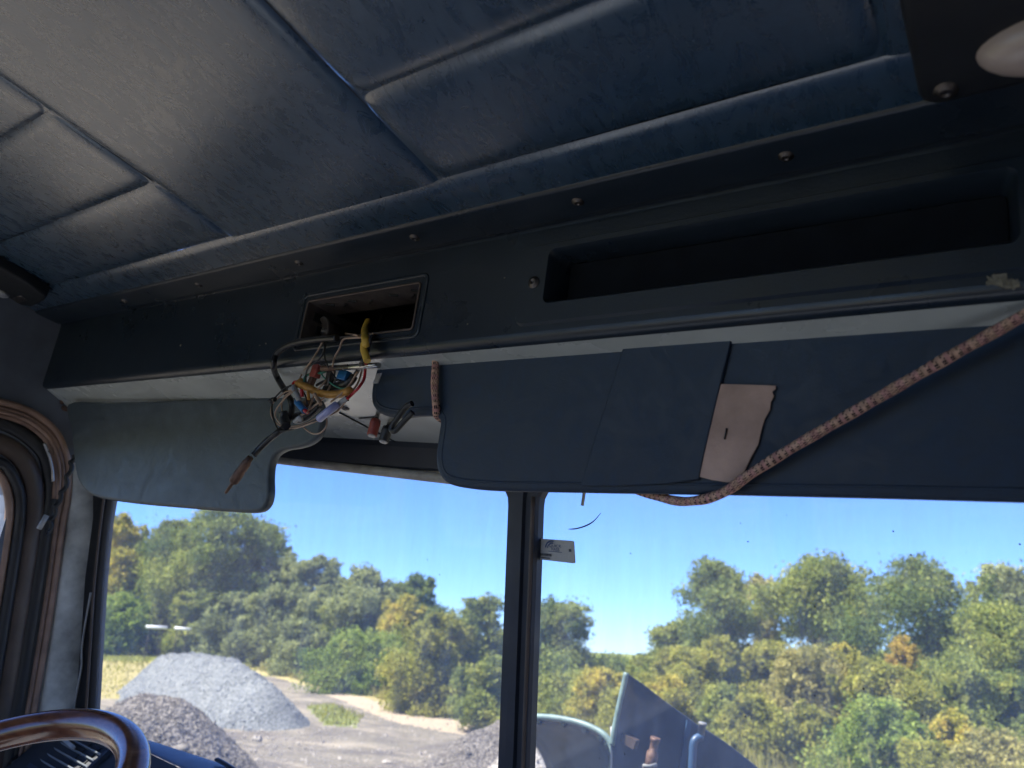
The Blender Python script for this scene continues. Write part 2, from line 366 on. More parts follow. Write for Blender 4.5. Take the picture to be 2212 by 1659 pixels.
# ---- header panel: long overhead console with two openings
FY = .590
XL, XR = -1.605, .40
def fpx(p): q = onY(p, FY-.001); return q[0], q[2]
RAD = (-.820, -.612, .2785, .3365); REC = (-.425, -.012, .287, .350)
prof = [(.540, .400), (.5375, .3935), (.5365, .390), (.5375, .3865), (.541, .3848), (.578, .3800), (.5835, .3792), (.5865, .3810), (.5895, .3800), (.5900, .3770)]
Vh, Fh = grid([[(x, y, z) for y, z in prof] for x in np.linspace(XL, XR, 60)])
xs = [XL, RAD[0], RAD[1], REC[0], REC[1], XR]; zs = [.3770, .3500, .3365, .2870, .2785, .2580]
cellsF = []
for i in range(5):
    for j in range(5):
        xa, xb, zt, zb = xs[i], xs[i+1], zs[j], zs[j+1]
        if i == 1 and zt <= RAD[3]+1e-6 and zb >= RAD[2]-1e-6: continue
        if i == 3 and zt <= REC[3]+1e-6 and zb >= REC[2]-1e-6: continue
        cellsF.append(([(xa, FY, zt), (xa, FY, zb), (xb, FY, zb), (xb, FY, zt)], [(0, 1, 2, 3)]))
prof2 = [(FY, .258), (.5905, .254), (.592, .2505), (.5955, .2480), (.600, .2470)]
lipg = grid([[(x, y, z) for y, z in prof2] for x in np.linspace(XL, XR, 60)])
header = part('header_panel', *join((Vh, Fh), lipg, *cellsF), MT['header'], cab)
try: header.data.set_sharp_from_angle(angle=math.radians(60))
except Exception: pass
# windshield planes (two flat panes meeting at the divider)
mt = onY((1132, 1065), .90); mb = onX((1110, 1659), mt[0]-.006); lt = onX((230, 1080), -1.55)
OL, NL = plane3(mt, mb, lt)
if NL[1] < 0: NL = -NL
XM = mt[0]
rtp = np.array([2*XM-lt[0], lt[1], lt[2]]); ORr, NR = plane3(mt, mb, rtp)
if NR[1] < 0: NR = -NR
def ws_y(x, z):
    o, n = (OL, NL) if x < XM else (ORr, NR); return (o@n-n[0]*x-n[2]*z)/n[1]
# underside of the header runs forward and down to the windshield head
U = []
for x in np.linspace(XL, XR, 80):
    ye = ws_y(x, .197)-.012; U.append([(x, .600+(ye-.600)*s, .2470+(.199-.247)*s) for s in np.linspace(0, 1, 24)])
under = part('header_underside', *grid(U), MT['header_under'], cab)
B = []
for x in np.linspace(XL, XR, 40):
    B.append([(x, ws_y(x, .197)-.012, .199), (x, ws_y(x, .19)-.014, .190), (x, ws_y(x, .16)-.012, .160), (x, ws_y(x, .158)-.004, .157), (x, ws_y(x, .158)+.02, .157), (x, ws_y(x, .197)+.02, .21)])
part('windshield_head', *grid(B), MT['navydark'], cab, False)
def rail(pts, m, name, prof, up): return part(name, *sweep(pts, prof, up), m, cab, True)
def zt(x): return onP((590, 1005), OL, NL)[2]
za = onP((590, 1000), OL, NL); zb = onP((985, 1046), OL, NL)
sl_ = (zb[2]-za[2])/(zb[0]-za[0])
def ztop(x): return za[2]+sl_*(x-za[0]) if x < XM else za[2]+sl_*(2*XM-x-za[0])
sq = [(-.006, -.007), (.006, -.007), (.006, .007), (-.006, .007)]
for a, b in ((-1.56, XM-.005), (XM+.005, .28)):
    P = [np.array([x, ws_y(x, ztop(x)+.006)-.006, ztop(x)+.006]) for x in np.linspace(a, b, 12)]
    part('windshield_frame', *tube(P, .008, 8, True, 1.0), MT['frame_pale'], cab)
# panes: flat slabs
def pane(pts, n):
    o = part('windshield_pane', *slab(np.array(pts), n, .005, .0008, 1), MT['glass'], cab, False); return o
zl = -.46
pL = [np.array([x, ws_y(x, z)+.004, z]) for x, z in ((-1.565, .17), (XM-.001, .17), (XM-.001, zl), (-1.565, zl))]
pR = [np.array([x, ws_y(x, z)+.004, z]) for x, z in ((XM+.001, .17), (.29, .17), (.29, zl), (XM+.001, zl))]
pane(pL, NL); pane(pR, NR)
# divider post: shaped bar with raised centre, flared head
dl = []
for py in np.linspace(1040, 1720, 40):
    fl = 1+.35*math.exp(-((py-1050)/18)**2) if py > 1050 else 1.35
    xc = 1132-(py-1065)*.037; w = (33+(.002*(py-1065)))*fl
    l = onP((xc-w, py), OL-NL*.012, NL); r = onP((xc+w, py), ORr-NR*.012, NR); c = (l+r)/2
    ex = r-l; e = ex/np.linalg.norm(ex); yb = np.array([0, 1.0, 0])
    prof_ = [(-1, .014), (-1, 0), (-.9, -.004), (-.35, -.005), (-.28, -.011), (.22, -.011), (.3, -.005), (.55, -.004), (.62, -.007), (.92, -.006), (1, 0), (1, .014)]
    dl.append([c+ex*.5*a+yb*b for a, b in prof_])
part('windshield_divider', *grid(dl), MT['navydark'], cab, False)
dr = [onP((1132-(py-1065)*.037+26, py), ORr-NR*.012, NR)+np.array([0, -.007, 0]) for py in np.linspace(1075, 1720, 20)]
part('divider_trim', *tube(dr, .0035, 6), MT['brown_dark'], cab)
# left gasket and worn grey pillar
gp = [((238, 1060), (203, 1060)), ((226, 1130), (203, 1120)), ((214, 1250), (186, 1250)), ((206, 1370), (178, 1370)), ((197, 1520), (166, 1520)), ((186, 1700), (150, 1700))]
G = []
for r_, l_ in gp:
    a = onP(r_, OL-NL*.004, NL); b = onP(l_, OL-NL*.012, NL); G.append([a+NL*.02, a, a*.75+b*.25-NL*.006, a*.62+b*.38-NL*.001, b-NL*.002, b+NL*.03])
part('window_gasket', *grid(G), MT['rubber'], cab)
gl_ = [onP((r_[0]*.8+l_[0]*.2-4, r_[1]), OL-NL*.013, NL) for r_, l_ in gp]
part('gasket_bead', *tube(smoothpath(gl_, 4), .0028, 6), MT['brown_dark'], cab)
pp = [((150, 1000), (215, 1000)), ((148, 1060), (212, 1060)), ((140, 1120), (206, 1120)), ((122, 1260), (190, 1260)), ((102, 1400), (180, 1400)), ((83, 1530), (170, 1530)), ((60, 1700), (150, 1700))]
G = []
for l_, r_ in pp:
    a = onX(l_, -1.600); b = onP(r_, OL-NL*.006, NL); G.append([a+(b-a)*s+np.array([.006, -.004, 0])*math.sin(math.pi*s) for s in np.linspace(0, 1, 8)])
part('windshield_pillar', *grid(G), MT['pillar'], cab)
ln = smoothpath([onP(p, OL-NL*.014, NL) for p in ((196, 1280), (184, 1350), (177, 1400), (176, 1440), (165, 1500), (158, 1545))], 6)
part('loose_piping', *tube(ln, .0024, 6), MT['grey_sleeve'], cab)
# ---- left door surround: nested trims round the door opening
def curve_x(pts, x, n=7): return smoothpath([onX(p, x) for p in pts], n)
XA = np.array([1.0, 0, 0])
surround = part('door_surround', *tube(curve_x([(-60, 860), (0, 868), (67, 890), (118, 930), (140, 975), (148, 1020), (145, 1080), (135, 1130), (114, 1280), (90, 1430), (68, 1560), (46, 1700)], -1.596), .0072, 10, True, .8, XA), MT['brown'], cab)
SP = [(-60, 860), (0, 868), (67, 890), (118, 930), (140, 975), (148, 1020), (145, 1080), (135, 1130), (114, 1280), (90, 1430), (68, 1560), (46, 1700)]
def inward(pts, d):
    P = np.array(pts, float); t = np.gradient(P, axis=0); t /= np.linalg.norm(t, axis=1)[:, None]; return [tuple(q) for q in P+np.stack([-t[:, 1], t[:, 0]], 1)*d]
def trim(name, pts, x, r, m, flat=1.0): part(name, *tube(curve_x(pts, x), r, 10, True, flat, XA), m, surround)
MT['brown_mid'] = simple('mid_brown_trim', (.20, .125, .095), .4, 0, .3, 30, [(90, .2, .0006)])
trim('ridge', inward(SP, 12), -1.594, .0042, MT['brown_mid']); trim('ridge', inward(SP, 20)[:7], -1.593, .0042, MT['brown']); trim('ridge', inward(SP, 28)[:7], -1.596, .0050, MT['brown_mid'])
trim('inner_lip', [(-60, 878), (0, 887), (60, 910), (104, 945), (124, 985), (131, 1030), (126, 1090), (114, 1150), (93, 1290), (70, 1430), (47, 1560), (25, 1700)], -1.600, .009, MT['black'], .6)
trim('rubber_seal', [(-60, 900), (0, 912), (50, 936), (92, 974), (108, 1020), (112, 1070), (100, 1150), (78, 1290), (55, 1430), (32, 1560), (10, 1700)], -1.605, .014, MT['rubber'], .7)
trim('chrome_strip', [(96, 958), (106, 985), (113, 1015), (114, 1040)], -1.585, .003, MT['steel'])
trim('door_edge', [(-60, 945), (0, 958), (42, 985), (68, 1030), (74, 1085), (64, 1170), (44, 1300), (20, 1450), (-6, 1600), (-20, 1700)], -1.606, .019, MT['brown_dark'], .5)
trim('door_seal', [(-60, 985), (0, 998), (26, 1025), (42, 1065), (44, 1110), (34, 1190), (15, 1310), (-8, 1450), (-30, 1600)], -1.602, .010, MT['rubber'])
trim('window_channel', [(-60, 1008), (-10, 1018), (10, 1042), (20, 1080), (20, 1120), (10, 1200), (-9, 1320), (-32, 1450)], -1.610, .0085, MT['brown'])
# hanging twisted black cord with a grey tab beside the door
cord_hang = root('pull_cord', onX((150, 990), -1.58), True, 'black twisted cord with grey tab hanging between door trim and left visor', 'cord')
hp = curve_x([(158, 985), (152, 1010), (140, 1050), (125, 1085), (112, 1120), (105, 1150)], -1.565, 8)
tw = []
for k, q in enumerate(hp): tw.append(q+np.array([0, .003*math.sin(k*.9), .003*math.cos(k*.9)]))
part('cord', *tube(tw, .0045, 8), MT['black'], cord_hang)
tb_ = [onX(p, -1.56) for p in ((101, 1113), (84, 1143))]
o = part('tab', *tube([tb_[0], tb_[0]*.5+tb_[1]*.5, tb_[1]], .005, 8, True, .45, XA), MT['grey_sleeve'], cord_hang)
# ---- screws
def screw_mesh():
    V, Fc = lathe([(.0072, 0), (.0072, .0008), (.0055, .0012), (.0052, .0018), (.0042, .0028), (.0024, .0033), (.0020, .0020), (.0004, .0020)], (0, 0, 0), (0, 0, 1), 16)
    me = bpy.data.meshes.new('screw'); me.from_pydata([list(v) for v in V], [], Fc)
    for p in me.polygons: p.use_smooth = True
    me.materials.append(MT['steel_dark']); return me
MT['steel_dark'] = simple('dull_screw_steel', (.10, .09, .085), .35, .8, .3, 300)
SM = screw_mesh(); SM.name = 'screw'
def screw(p, ax, parent, s=1.0):
    o = bpy.data.objects.new('screw', SM); COL.objects.link(o); o.parent = parent
    o.location = Vector(np.array(p)-base_of(parent)); o.rotation_euler = Vector(ax).to_track_quat('Z', 'Y').to_euler(); o.scale = (s, s, s); return o
for p in ((265, 665), (427, 622), (645, 570), (895, 516), (1247, 447), (1697, 360)):
    q = onY(p, .560); screw((q[0], .560, .3825), (0, -.12, -1), header, .9)
# ---- radio opening: embossed rim, sheet metal cage, socket
def fr(a, b, y): return np.array([a, y, b])
def rimring(name, lim, grow, y, prof_r, m, p):
    P = rrect(lambda a, b: fr(a, b, y), lim[0]-grow, lim[1]+grow, lim[2]-grow, lim[3]+grow, max(.004, grow*.7), 5)
    P = np.vstack([P, P[:1]]); G = []
    c = P.mean(0)
    n = len(P)-1; rings = []
    for k in range(8):
        a = 2*math.pi*k/8; rings.append((prof_r*math.cos(a), prof_r*math.sin(a)))
    V = []; 
    for i in range(n):
        tdir = unit(P[(i+1) % n]-P[i-1]); out = np.cross(tdir, [0, 1.0, 0])
        V.append([P[i]+out*u+np.array([0, 1.0, 0])*w*.6 for u, w in rings])
    return part(name, *grid(V, closeu=True, closev=True), m, p)
rimring('radio_rim', RAD, .011, FY-.0002, .0028, MT['header'], header)
bezel = rimring('radio_bezel', RAD, .0012, FY-.001, .0016, MT['brown_dark'], header)
MT['cage'] = simple('dull_sheet_metal', (.12, .105, .105), .5, .4, .3, 60, [(200, .2, .0003)])
rc = RAD; D_ = .13
cage = part('radio_cage', *join(
    ([(rc[0], FY, rc[2]), (rc[0], FY+D_, rc[2]), (rc[0], FY+D_, rc[3]), (rc[0], FY, rc[3])], [(0, 1, 2, 3)]),
    ([(rc[1], FY, rc[2]), (rc[1], FY+D_, rc[2]), (rc[1], FY+D_, rc[3]), (rc[1], FY, rc[3])], [(3, 2, 1, 0)]),
    ([(rc[0], FY, rc[3]), (rc[1], FY, rc[3]), (rc[1], FY+.045, rc[3]-.002), (rc[0], FY+.045, rc[3]-.002)], [(0, 1, 2, 3)]),
    ([(rc[0], FY, rc[2]), (rc[1], FY, rc[2]), (rc[1], FY+D_, rc[2]), (rc[0], FY+D_, rc[2])], [(3, 2, 1, 0)])), MT['cage'], header, False)
part('radio_back', *abox((rc[0]-.03, FY+D_, rc[2]-.0), (rc[1]+.03, FY+D_+.004, rc[3]+.05)), MT['black'], header, False)
part('radio_void', *join(abox((rc[0]-.03, FY+.045, rc[3]+.03), (rc[1]+.03, FY+D_, rc[3]+.034)), abox((rc[0]-.03, FY+.0455, rc[3]-.001), (rc[1]+.03, FY+.047, rc[3]+.03)), abox((rc[0]-.03, FY+.047, rc[3]-.001), (rc[0]-.028, FY+D_, rc[3]+.03)), abox((rc[1]+.028, FY+.047, rc[3]-.001), (rc[1]+.03, FY+D_, rc[3]+.03))), MT['black'], header, False)
# bent tabs and slots of the cage, joined as small pieces
tabs = []
for px, py in ((560+0, 0),):
    pass
for i, (xx, yy) in enumerate(((.03, .012), (.052, .02), (.075, .012), (.10, .022), (.15, .014), (.175, .024), (.19, .012))):
    tabs.append(box((rc[0]+xx, FY+yy, rc[3]-.0025), [(1, .6*(-1)**i, 0), (0, 0, 1), (.6*(-1)**i, -1, 0)], (.006, .0012, .0012)))
tabs += [box((rc[0]+.001, FY+.02, rc[3]-.016), np.eye(3), (.0008, .008, .006)), box((rc[0]+.001, FY+.03, rc[3]-.034), np.eye(3), (.0008, .010, .007))]
o = part('cage_tab', *join(*tabs), MT['black'], header, False); o['kind'] = 'stuff'
sc_ = onY(z4(895, 620), FY+.022)
part('aerial_socket', *lathe([(.0125, .03), (.0195, .004), (.0205, 0), (.0185, 0), (.0125, .008), (.006, .012), (.005, .002), (.003, .002), (.0025, .010)], sc_, (.25, 1, .1), 20), MT['cage'], header)
MT['liner'] = simple('dark_felt_liner', (.010, .013, .019), .8, 0, .2, 40, None, .1)  # near-black colour carrying the shade inside the recess
# ---- long shelf recess: raised plate with a deep pocket
op = (REC[0]-.033, REC[1]+.02, REC[2]-.020, REC[3]+.006)
P0 = rrect(lambda a, b: fr(a, b, FY-.0035), *op, .012, 5); P1 = rrect(lambda a, b: fr(a, b, FY-.0035), *REC, .008, 5)
P0b = rrect(lambda a, b: fr(a, b, FY+.001), op[0]-.003, op[1]+.003, op[2]-.003, op[3]+.003, .014, 5)
P1b = rrect(lambda a, b: fr(a, b, FY+.003), REC[0]+.003, REC[1]-.003, REC[2]+.004, REC[3]-.003, .007, 5)
P1c = rrect(lambda a, b: fr(a, b, FY+.05), REC[0]+.010, REC[1]-.010, REC[2]+.018, REC[3]-.004, .006, 5)
V, Fc = grid(np.array([P0b, P0, P1, P1b, P1c]), closev=True); n_ = len(P0); Fc.append(tuple(range(4*n_, 5*n_)))
shelf = part('overhead_shelf', V, Fc, MT['header'], header)
try: shelf.data.set_sharp_from_angle(angle=math.radians(40))
except Exception: pass
part('shelf_liner', *slab(rrect(lambda a, b: fr(a, b, FY+.030), REC[0]+.0075, REC[1]-.0075, REC[2]+.0135, REC[3]-.0042, .006, 5), (0, 1, 0), .012, .001, 1), MT['liner'], header, False)  # added dark panel, stands for the shade deep in the recess
q = onY((1153, 610), FY-.004); screw((q[0], FY-.004, q[2]), (0, -1, 0), header, .95)
# small beige flecks near the right end of the lip
fl = []
for i in range(46):
    a = RNG.random(); q = onY((2132+a*66, 606+8*a+RNG.normal(0, 5)), .5905); s = .0008+.0012*RNG.random()
    fl.append(box(q+np.array([0, -.0005, 0]), [(1, RNG.normal(0, .4), RNG.normal(0, .6)), (0, 1, 0), (0, 0, 1)], (s*1.4, .0006, s)))
MT['glue'] = simple('old_glue', (.22, .20, .15), .7, 0, .3, 400)
o = part('glue_residue', *join(*fl), MT['glue'], header, False); o['kind'] = 'stuff'
ch_ = [box(onY(p, FY-.0005), [(1, 0, a), (0, 1, 0), (-a, 0, 1)], (s_, .0005, s_*.6)) for p, s_, a in (((390, 746), .0016, .4), ((561, 746), .0011, 0), ((574, 742), .0014, -.6), ((1010, 700), .0009, .3), ((480, 700), .0008, .8), ((1090, 600), .0009, .1))]
o = part('paint_chip', *join(*ch_), MT['glue'], header, False); o['kind'] = 'stuff'
# underside screws and cut lines
def und(p):   # point of the header's sloping underside below a pixel
    r = tr(p); best = None
    for t in np.linspace(.3, 1.4, 900):
        q = r/np.linalg.norm(r)*t; ye = ws_y(q[0], .197)-.012; s = (q[1]-.6)/(ye-.6); zz = .247+(.199-.247)*s
        if q[2] <= zz+1e-4 and 0 <= s <= 1.05: best = (q, s)
        if q[2] > zz: break
    return best[0] if best else onY(p, .75)
for p in ((745, 881), (866, 969)):
    screw(und(p), (0, -.2, -1), header, 1.0)
for a, b in (((733, 890), (862, 958)), ((858, 962), (944, 968)), ((776, 903), (810, 900))):
    P = [und((a[0]+(b[0]-a[0])*s, a[1]+(b[1]-a[1])*s))+np.array([0, 0, -.0006]) for s in np.linspace(0, 1, 9)]
    part('underside_seam', *tube(P, .0016, 5), MT['black'], header)
# red and black plastic caps hanging from the underside
def cap(p0, p1, r, m, label):
    a = onY(p0, .655); b = onY(p1, .650)
    c = root('plug_cap', a, True, label, 'cap'); L = np.linalg.norm(b-a)
    part('body', *lathe([(r*1.0, 0), (r*1.05, L*.3), (r*.98, L*.33), (r*1.0, L*.92), (r*.9, L*.97)], a, b-a, 16), m, c)
    part('ring', *lathe([(r*.75, L*.965), (r*.8, L*1.0), (r*.45, L*1.01)], a, b-a, 14), MT['grey_sleeve'], c)
    st = und((p0[0]+2, p0[1]-8)); part('stem', *tube([a, (a+st)/2, st], r*.5, 8), MT['black'], c)
cap((812, 908), (803, 942), .0068, MT['red_plastic'], 'dark red plastic cap hanging under the header beside the folded visor tip')
cap((838, 924), (828, 955), .0068, MT['black'], 'black plastic cap hanging under the header right of the red one')
# ---- dashboard
MT['slat'] = simple('grey_slat_edge', (.17, .185, .20), .4, 0, .1, 30)
dash = root('dashboard', (-1.1, .84, -.6), True, 'black truck dashboard with louvred air vent behind the steering wheel', 'dashboard')
DX0, DX1 = -1.58, .30
ed = lambda x: np.array([x, .845-.0*x, -.362])
G = []
for x in np.linspace(DX0, DX1, 30):
    yw_ = ws_y(x, -.36)-.012; yy = min(.822, yw_-.008)
    G.append([(x, yw_, -.360), (x, yy, -.361), (x, yy-.004, -.364)])
part('dash_top', *grid(G), MT['dash_top'], dash)
G = [[(x, min(.822, ws_y(x, -.36)-.020)-.005-s*.30, -.365-s*.30) for s in np.linspace(0, 1, 4)]+[(x, .5, -.9)] for x in np.linspace(DX0, DX1, 30)]
part('dash_panel', *grid(G), MT['dash'], dash, False)
DN = unit((0, -1, 1)); DO = np.array([0, min(.822, ws_y(-1.45, -.36)-.020)-.005, -.365])
def dp(p, off=0.0): return onP(p, DO+DN*off, DN)
vq = [dp(p) for p in ((70, 1606), (230, 1628+0), (205, 1680), (40, 1660))]
vc = (dp((139, 1632))); ex_ = unit((1, 0, 0)); ey_ = unit((0, 1, 1))
hw, hh = .105, .042
vent = part('air_vent', *join(
    box(vc+ey_*hh+DN*.004, [ex_, ey_, DN], (hw+.004, .004, .005)), box(vc-ey_*hh+DN*.004, [ex_, ey_, DN], (hw+.004, .004, .005)),
    box(vc+ex_*hw+DN*.004, [ex_, ey_, DN], (.004, hh-.004, .005)), box(vc-ex_*hw+DN*.004, [ex_, ey_, DN], (.004, hh-.004, .005))), MT['grey_vent'] if 'grey_vent' in MT else MT['dash_top'], dash, False)
for k in range(5):
    part('slat', *box(vc+ey_*(-.026+.013*k)+DN*.0035, [ex_, unit((0, .3, 1)), DN], (hw-.008, .0013, .0035)), MT['slat'], vent, False)
for k in range(-2, 3):
    part('vane', *box(vc+ex_*(.036*k)+DN*.0005, [ex_, ey_, DN], (.0012, hh-.006, .0015)), MT['black'], vent, False)
bp_ = [dp((128, 1590), .012), dp((168, 1622), .014)]
part('broken_slat', *box((bp_[0]+bp_[1])/2, [bp_[1]-bp_[0], ey_, DN], (.030, .003, .002)), MT['frame_pale'], vent, False)
kn = dp((38, 1650)); part('knob', *lathe([(.011, 0), (.011, .004), (.008, .007), (.0075, .012), (.001, .012)], kn, DN, 16), MT['steel_dark'], dash)
part('trim_line', *tube([dp((-10, 1650), .002), dp((28, 1608), .002)], .003, 6), MT['steel_dark'], dash)
hd = [onP(p, OL-NL*.03, NL) for p in ((84, 1546), (100, 1532), (118, 1530), (150, 1545), (180, 1562))]
part('grab_ridge', *tube(smoothpath(hd, 6), .006, 8), MT['dash'], dash)
wb = [onP(p, OL-NL*.02, NL) for p in ((468, 1640), (486, 1650), (520, 1672))]
wip = root('wiper_arm', wb[0], True, 'black wiper arm tip poking above the dash edge', 'wiper')
part('arm', *tube(smoothpath(wb, 4), .006, 8, True, .5), MT['black'], wip)
# ---- steering wheel
wc = np.array([-.980, .385, -.340]); tt = .5; wr = .20
e1 = np.array([1.0, 0, 0]); e2 = np.array([0, math.cos(tt), math.sin(tt)]); wn_ = np.cross(e1, e2)
whl = root('steering_wheel', wc-wn_*.08, True, 'glossy brown wood rim steering wheel in the lower left corner', 'steering wheel')
a_ = np.linspace(0, 2*math.pi, 96, endpoint=False); b_ = np.linspace(0, 2*math.pi, 20, endpoint=False); rr = .0185
G = [[wc+(e1*math.cos(t)+e2*math.sin(t))*(wr+rr*math.cos(s))+wn_*rr*1.05*math.sin(s) for s in b_] for t in a_]
part('rim', *grid(G, closeu=True, closev=True), MT['wood'], whl)
for s in (-.35, math.pi+.35, -math.pi/2):
    d_ = e1*math.cos(s)+e2*math.sin(s); part('spoke', *tube([wc-wn_*.05+d_*.03, wc-wn_*.045+d_*.1, wc-wn_*.005+d_*(wr-.008)], .010, 8, True, .5), MT['steel'], whl)
part('hub', *lathe([(.02, -.10), (.05, -.06), (.055, -.045), (.045, -.03), (.01, -.025)], wc, wn_, 24), MT['black'], whl)
# ---- driver's sun visor
VO, VN = np.array([-1.2, .655, .22]), unit((.10, -1, -.10))
vis_px = [(147, 872), (300, 867), (500, 861), (660, 853), (684, 862), (692, 885), (692, 915), (684, 942), (664, 959), (640, 967), (612, 972), (592, 984), (583, 1003), (580, 1030), (580, 1068), (572, 1094), (552, 1107), (500, 1106), (400, 1098), (300, 1089), (218, 1077), (186, 1062), (166, 1032), (159, 990), (153, 930)]
def px_outline(pts, o, n, step, k=5):
    P = closed_smooth([onP(p, o, n) for p in densify(pts, 60)], k); return P
visL = root('sun_visor', onP((150, 862), VO, VN), True, 'grey blue vinyl sun visor folded down at the left window post', 'sun visor', 'sun visors under the header')
oL = px_outline(vis_px, VO, VN, 40); cL = oL.mean(0)
part('pad', *slab(oL, -VN, .016, .005), MT['visor'], visL)
def welt(outline, inset, o, n, r, m, p, lift=.0):
    P = np.array(outline); tn = np.roll(P, -1, 0)-np.roll(P, 1, 0); tn /= np.linalg.norm(tn, axis=1)[:, None]; inn = np.cross(tn, n)
    c = P.mean(0)
    if sum(np.cross(P[i]-c, P[(i+1) % len(P)]-c)@n for i in range(len(P))) < 0: inn = -inn
    Q = P-inn*(-inset)*1.0 if False else P+inn*(-inset); Q = Q+n*lift
    a = np.linspace(0, 2*np.pi, 6, endpoint=False); G = []
    for i in range(len(Q)):
        G.append([Q[i]+inn[i]*r*math.cos(t)+n*r*.7*math.sin(t) for t in a])
    return part('welt', *grid(G, closeu=True, closev=True), m, p)
welt(oL, .0035, VO, VN, .0028, MT['visor'], visL, -.0025)
br = [onY(p, .648) for p in ((117, 850), (150, 842), (180, 860))]
part('bracket', *lathe([(.020, 0), (.020, .003), (.012, .006), (.009, .012)], und((150, 851)), (0, -.2, -1), 16), MT['rust'], visL)
part('pivot_rod', *tube(smoothpath([und((146, 848))]+[onY(p, .64) for p in ((137, 858), (134, 876), (144, 884), (160, 880))], 6), .0045, 8), MT['rust'], visL)
# ---- passenger sun visor
PO = onY((945, 757), .622); PN = unit((.0, -1, -.18))
vis2 = [(818, 771), (945, 757), (1140, 738), (1355, 718), (1590, 701), (1900, 679), (2230, 654), (2420, 650), (2500, 700), (2500, 1050), (2400, 1096), (2212, 1087), (1900, 1078), (1600, 1071), (1300, 1066), (1090, 1062), (1020, 1057), (968, 1046), (946, 1022), (940, 985), (945, 940), (948, 908), (930, 899), (900, 899), (862, 903), (830, 898), (810, 886), (801, 866), (802, 835), (811, 800)]
visR = root('sun_visor', onP((1100, 750), PO, PN), True, 'long dark navy sun visor with a strap and paper tag across the right windshield', 'sun visor', 'sun visors under the header')
oR = px_outline(vis2, PO, PN, 40)
part('pad', *slab(oR, -PN, .017, .005), MT['visor_dark'], visR)
welt(oR, .010, PO, PN, .0016, MT['visor_dark'], visR, -.0004)
st_px = [(1355, 717), (1470, 707), (1588, 699), (1570, 775), (1549, 860), (1528, 950), (1509, 1036), (1440, 1046), (1340, 1050), (1254, 1050), (1275, 975), (1302, 890), (1330, 800)]
P = closed_smooth([onP(p, PO+PN*.0055, PN) for p in densify(st_px, 120)], 3)
part('strap', *slab(np.array([onP(p, PO+PN*.0045, PN) for p in densify(st_px, 30)]), -PN, .004, .0015), MT['visor_dark'], visR)
rod = [onY(z4(x, y), .586) for x, y in ((905, 988), (1040, 980), (1300, 964), (1455, 954))]
part('rod', *tube(rod[1:], .0037, 12), MT['steel'], visR); part('rod_tip', *tube(rod[:2], .0037, 12), MT['rust'], visR)
cl = [onP(z4(x, y), PO+PN*.002, PN) for x, y in ((1392, 1132), (1432, 1035), (1478, 1027), (1440, 1130))]
part('clip', *slab(np.array(cl), -PN, .003, .0006, 1), MT['grey_sleeve'], visR, False)
# bent black wire loop behind the visor tip
lp = smoothpath([onY(z6(x, y), .614) for x, y in ((1190, 880), (1100, 930), (1000, 1060), (910, 1190), (890, 1260), (930, 1285), (990, 1230), (1080, 1130), (1150, 1060), (1200, 1010))], 6)
ml = mesh_obj('wire_loop', *tube(lp, .0036, 8), MT['black_wire'], None, True, lp[0], True)
tagd(ml, 'short bent loop of black wire hooked under the folded visor tip', 'wire')
# ---- paper tag under the strap
pt = [(1548, 829), (1600, 830), (1660, 832), (1676, 833), (1675, 841), (1668, 846), (1672, 856), (1665, 868), (1663, 886), (1652, 905), (1645, 928), (1638, 960), (1624, 985), (1612, 1010), (1597, 1042), (1570, 1042), (1538, 1037), (1511, 1030), (1520, 980), (1532, 915)]
tagR = root('paper_tag', onP((1590, 940), PO+PN*.003, PN), True, 'torn tan paper tag tucked beside the strap on the long visor', 'paper')
part('sheet', *slab(np.array([onP(p, PO+PN*.0035, PN) for p in densify(pt, 18)]), -PN, .0012, .0004, 1), MT['paper'], tagR)
sl0, sl1 = onP((1570, 925), PO+PN*.0042, PN), onP((1565, 949), PO+PN*.0042, PN)
part('staple', *tube([sl0, (sl0+sl1)/2, sl1], .0010, 6), MT['black'], tagR)
# ---- bungee cord: round the visor and away to the right
bc = [onP(p, PO+PN*d, PN) for p, d in (((2420, 560), .033), ((2212, 681), .028), ((2024, 786), .024), ((1874, 873), .020), ((1724, 960), .016), ((1640, 1012), .013), ((1607, 1034), .011), ((1580, 1054), .0095), ((1550, 1070), .006), ((1507, 1081), -.002), ((1450, 1080), -.013), ((1350, 1050), -.024), ((1200, 1000), -.026), ((1050, 940), -.026), ((975, 915), -.022), ((946, 900), -.006), ((942, 880), .0065), ((939, 840), .008), ((940, 800), .0075), ((941, 772), .006), ((943, 756), .000), ((947, 752), -.010), ((954, 754), -.020))]
bpath = smoothpath(bc, 10)
dlen = np.concatenate([[0], np.cumsum(np.linalg.norm(np.diff(bpath, axis=0), axis=1))])
st_ = np.arange(0, dlen[-1], .003); bpath = np.array([[np.interp(s, dlen, bpath[:, k]) for k in range(3)] for s in st_])
SEG = 14; tk = .0045+.00025*np.sin(np.arange(len(bpath))*.5)
V, Fc = tube(bpath, .0048, SEG, False, 1.0, None, tk)
bung = mesh_obj('bungee_cord', V, Fc, MT['cord'], None, True, bpath[len(bpath)//2], True)
uvl = bung.data.uv_layers.new(name='UVMap')
for pi, poly in enumerate(bung.data.polygons):
    i, j = divmod(pi, SEG)
    for li, (di, dj) in zip(poly.loop_indices, ((0, 0), (1, 0), (1, 1), (0, 1))): uvl.data[li].uv = ((i+di)*.003, (j+dj)/SEG)
tagd(bung, 'pink and tan braided bungee cord stretched across the long navy visor', 'cord')
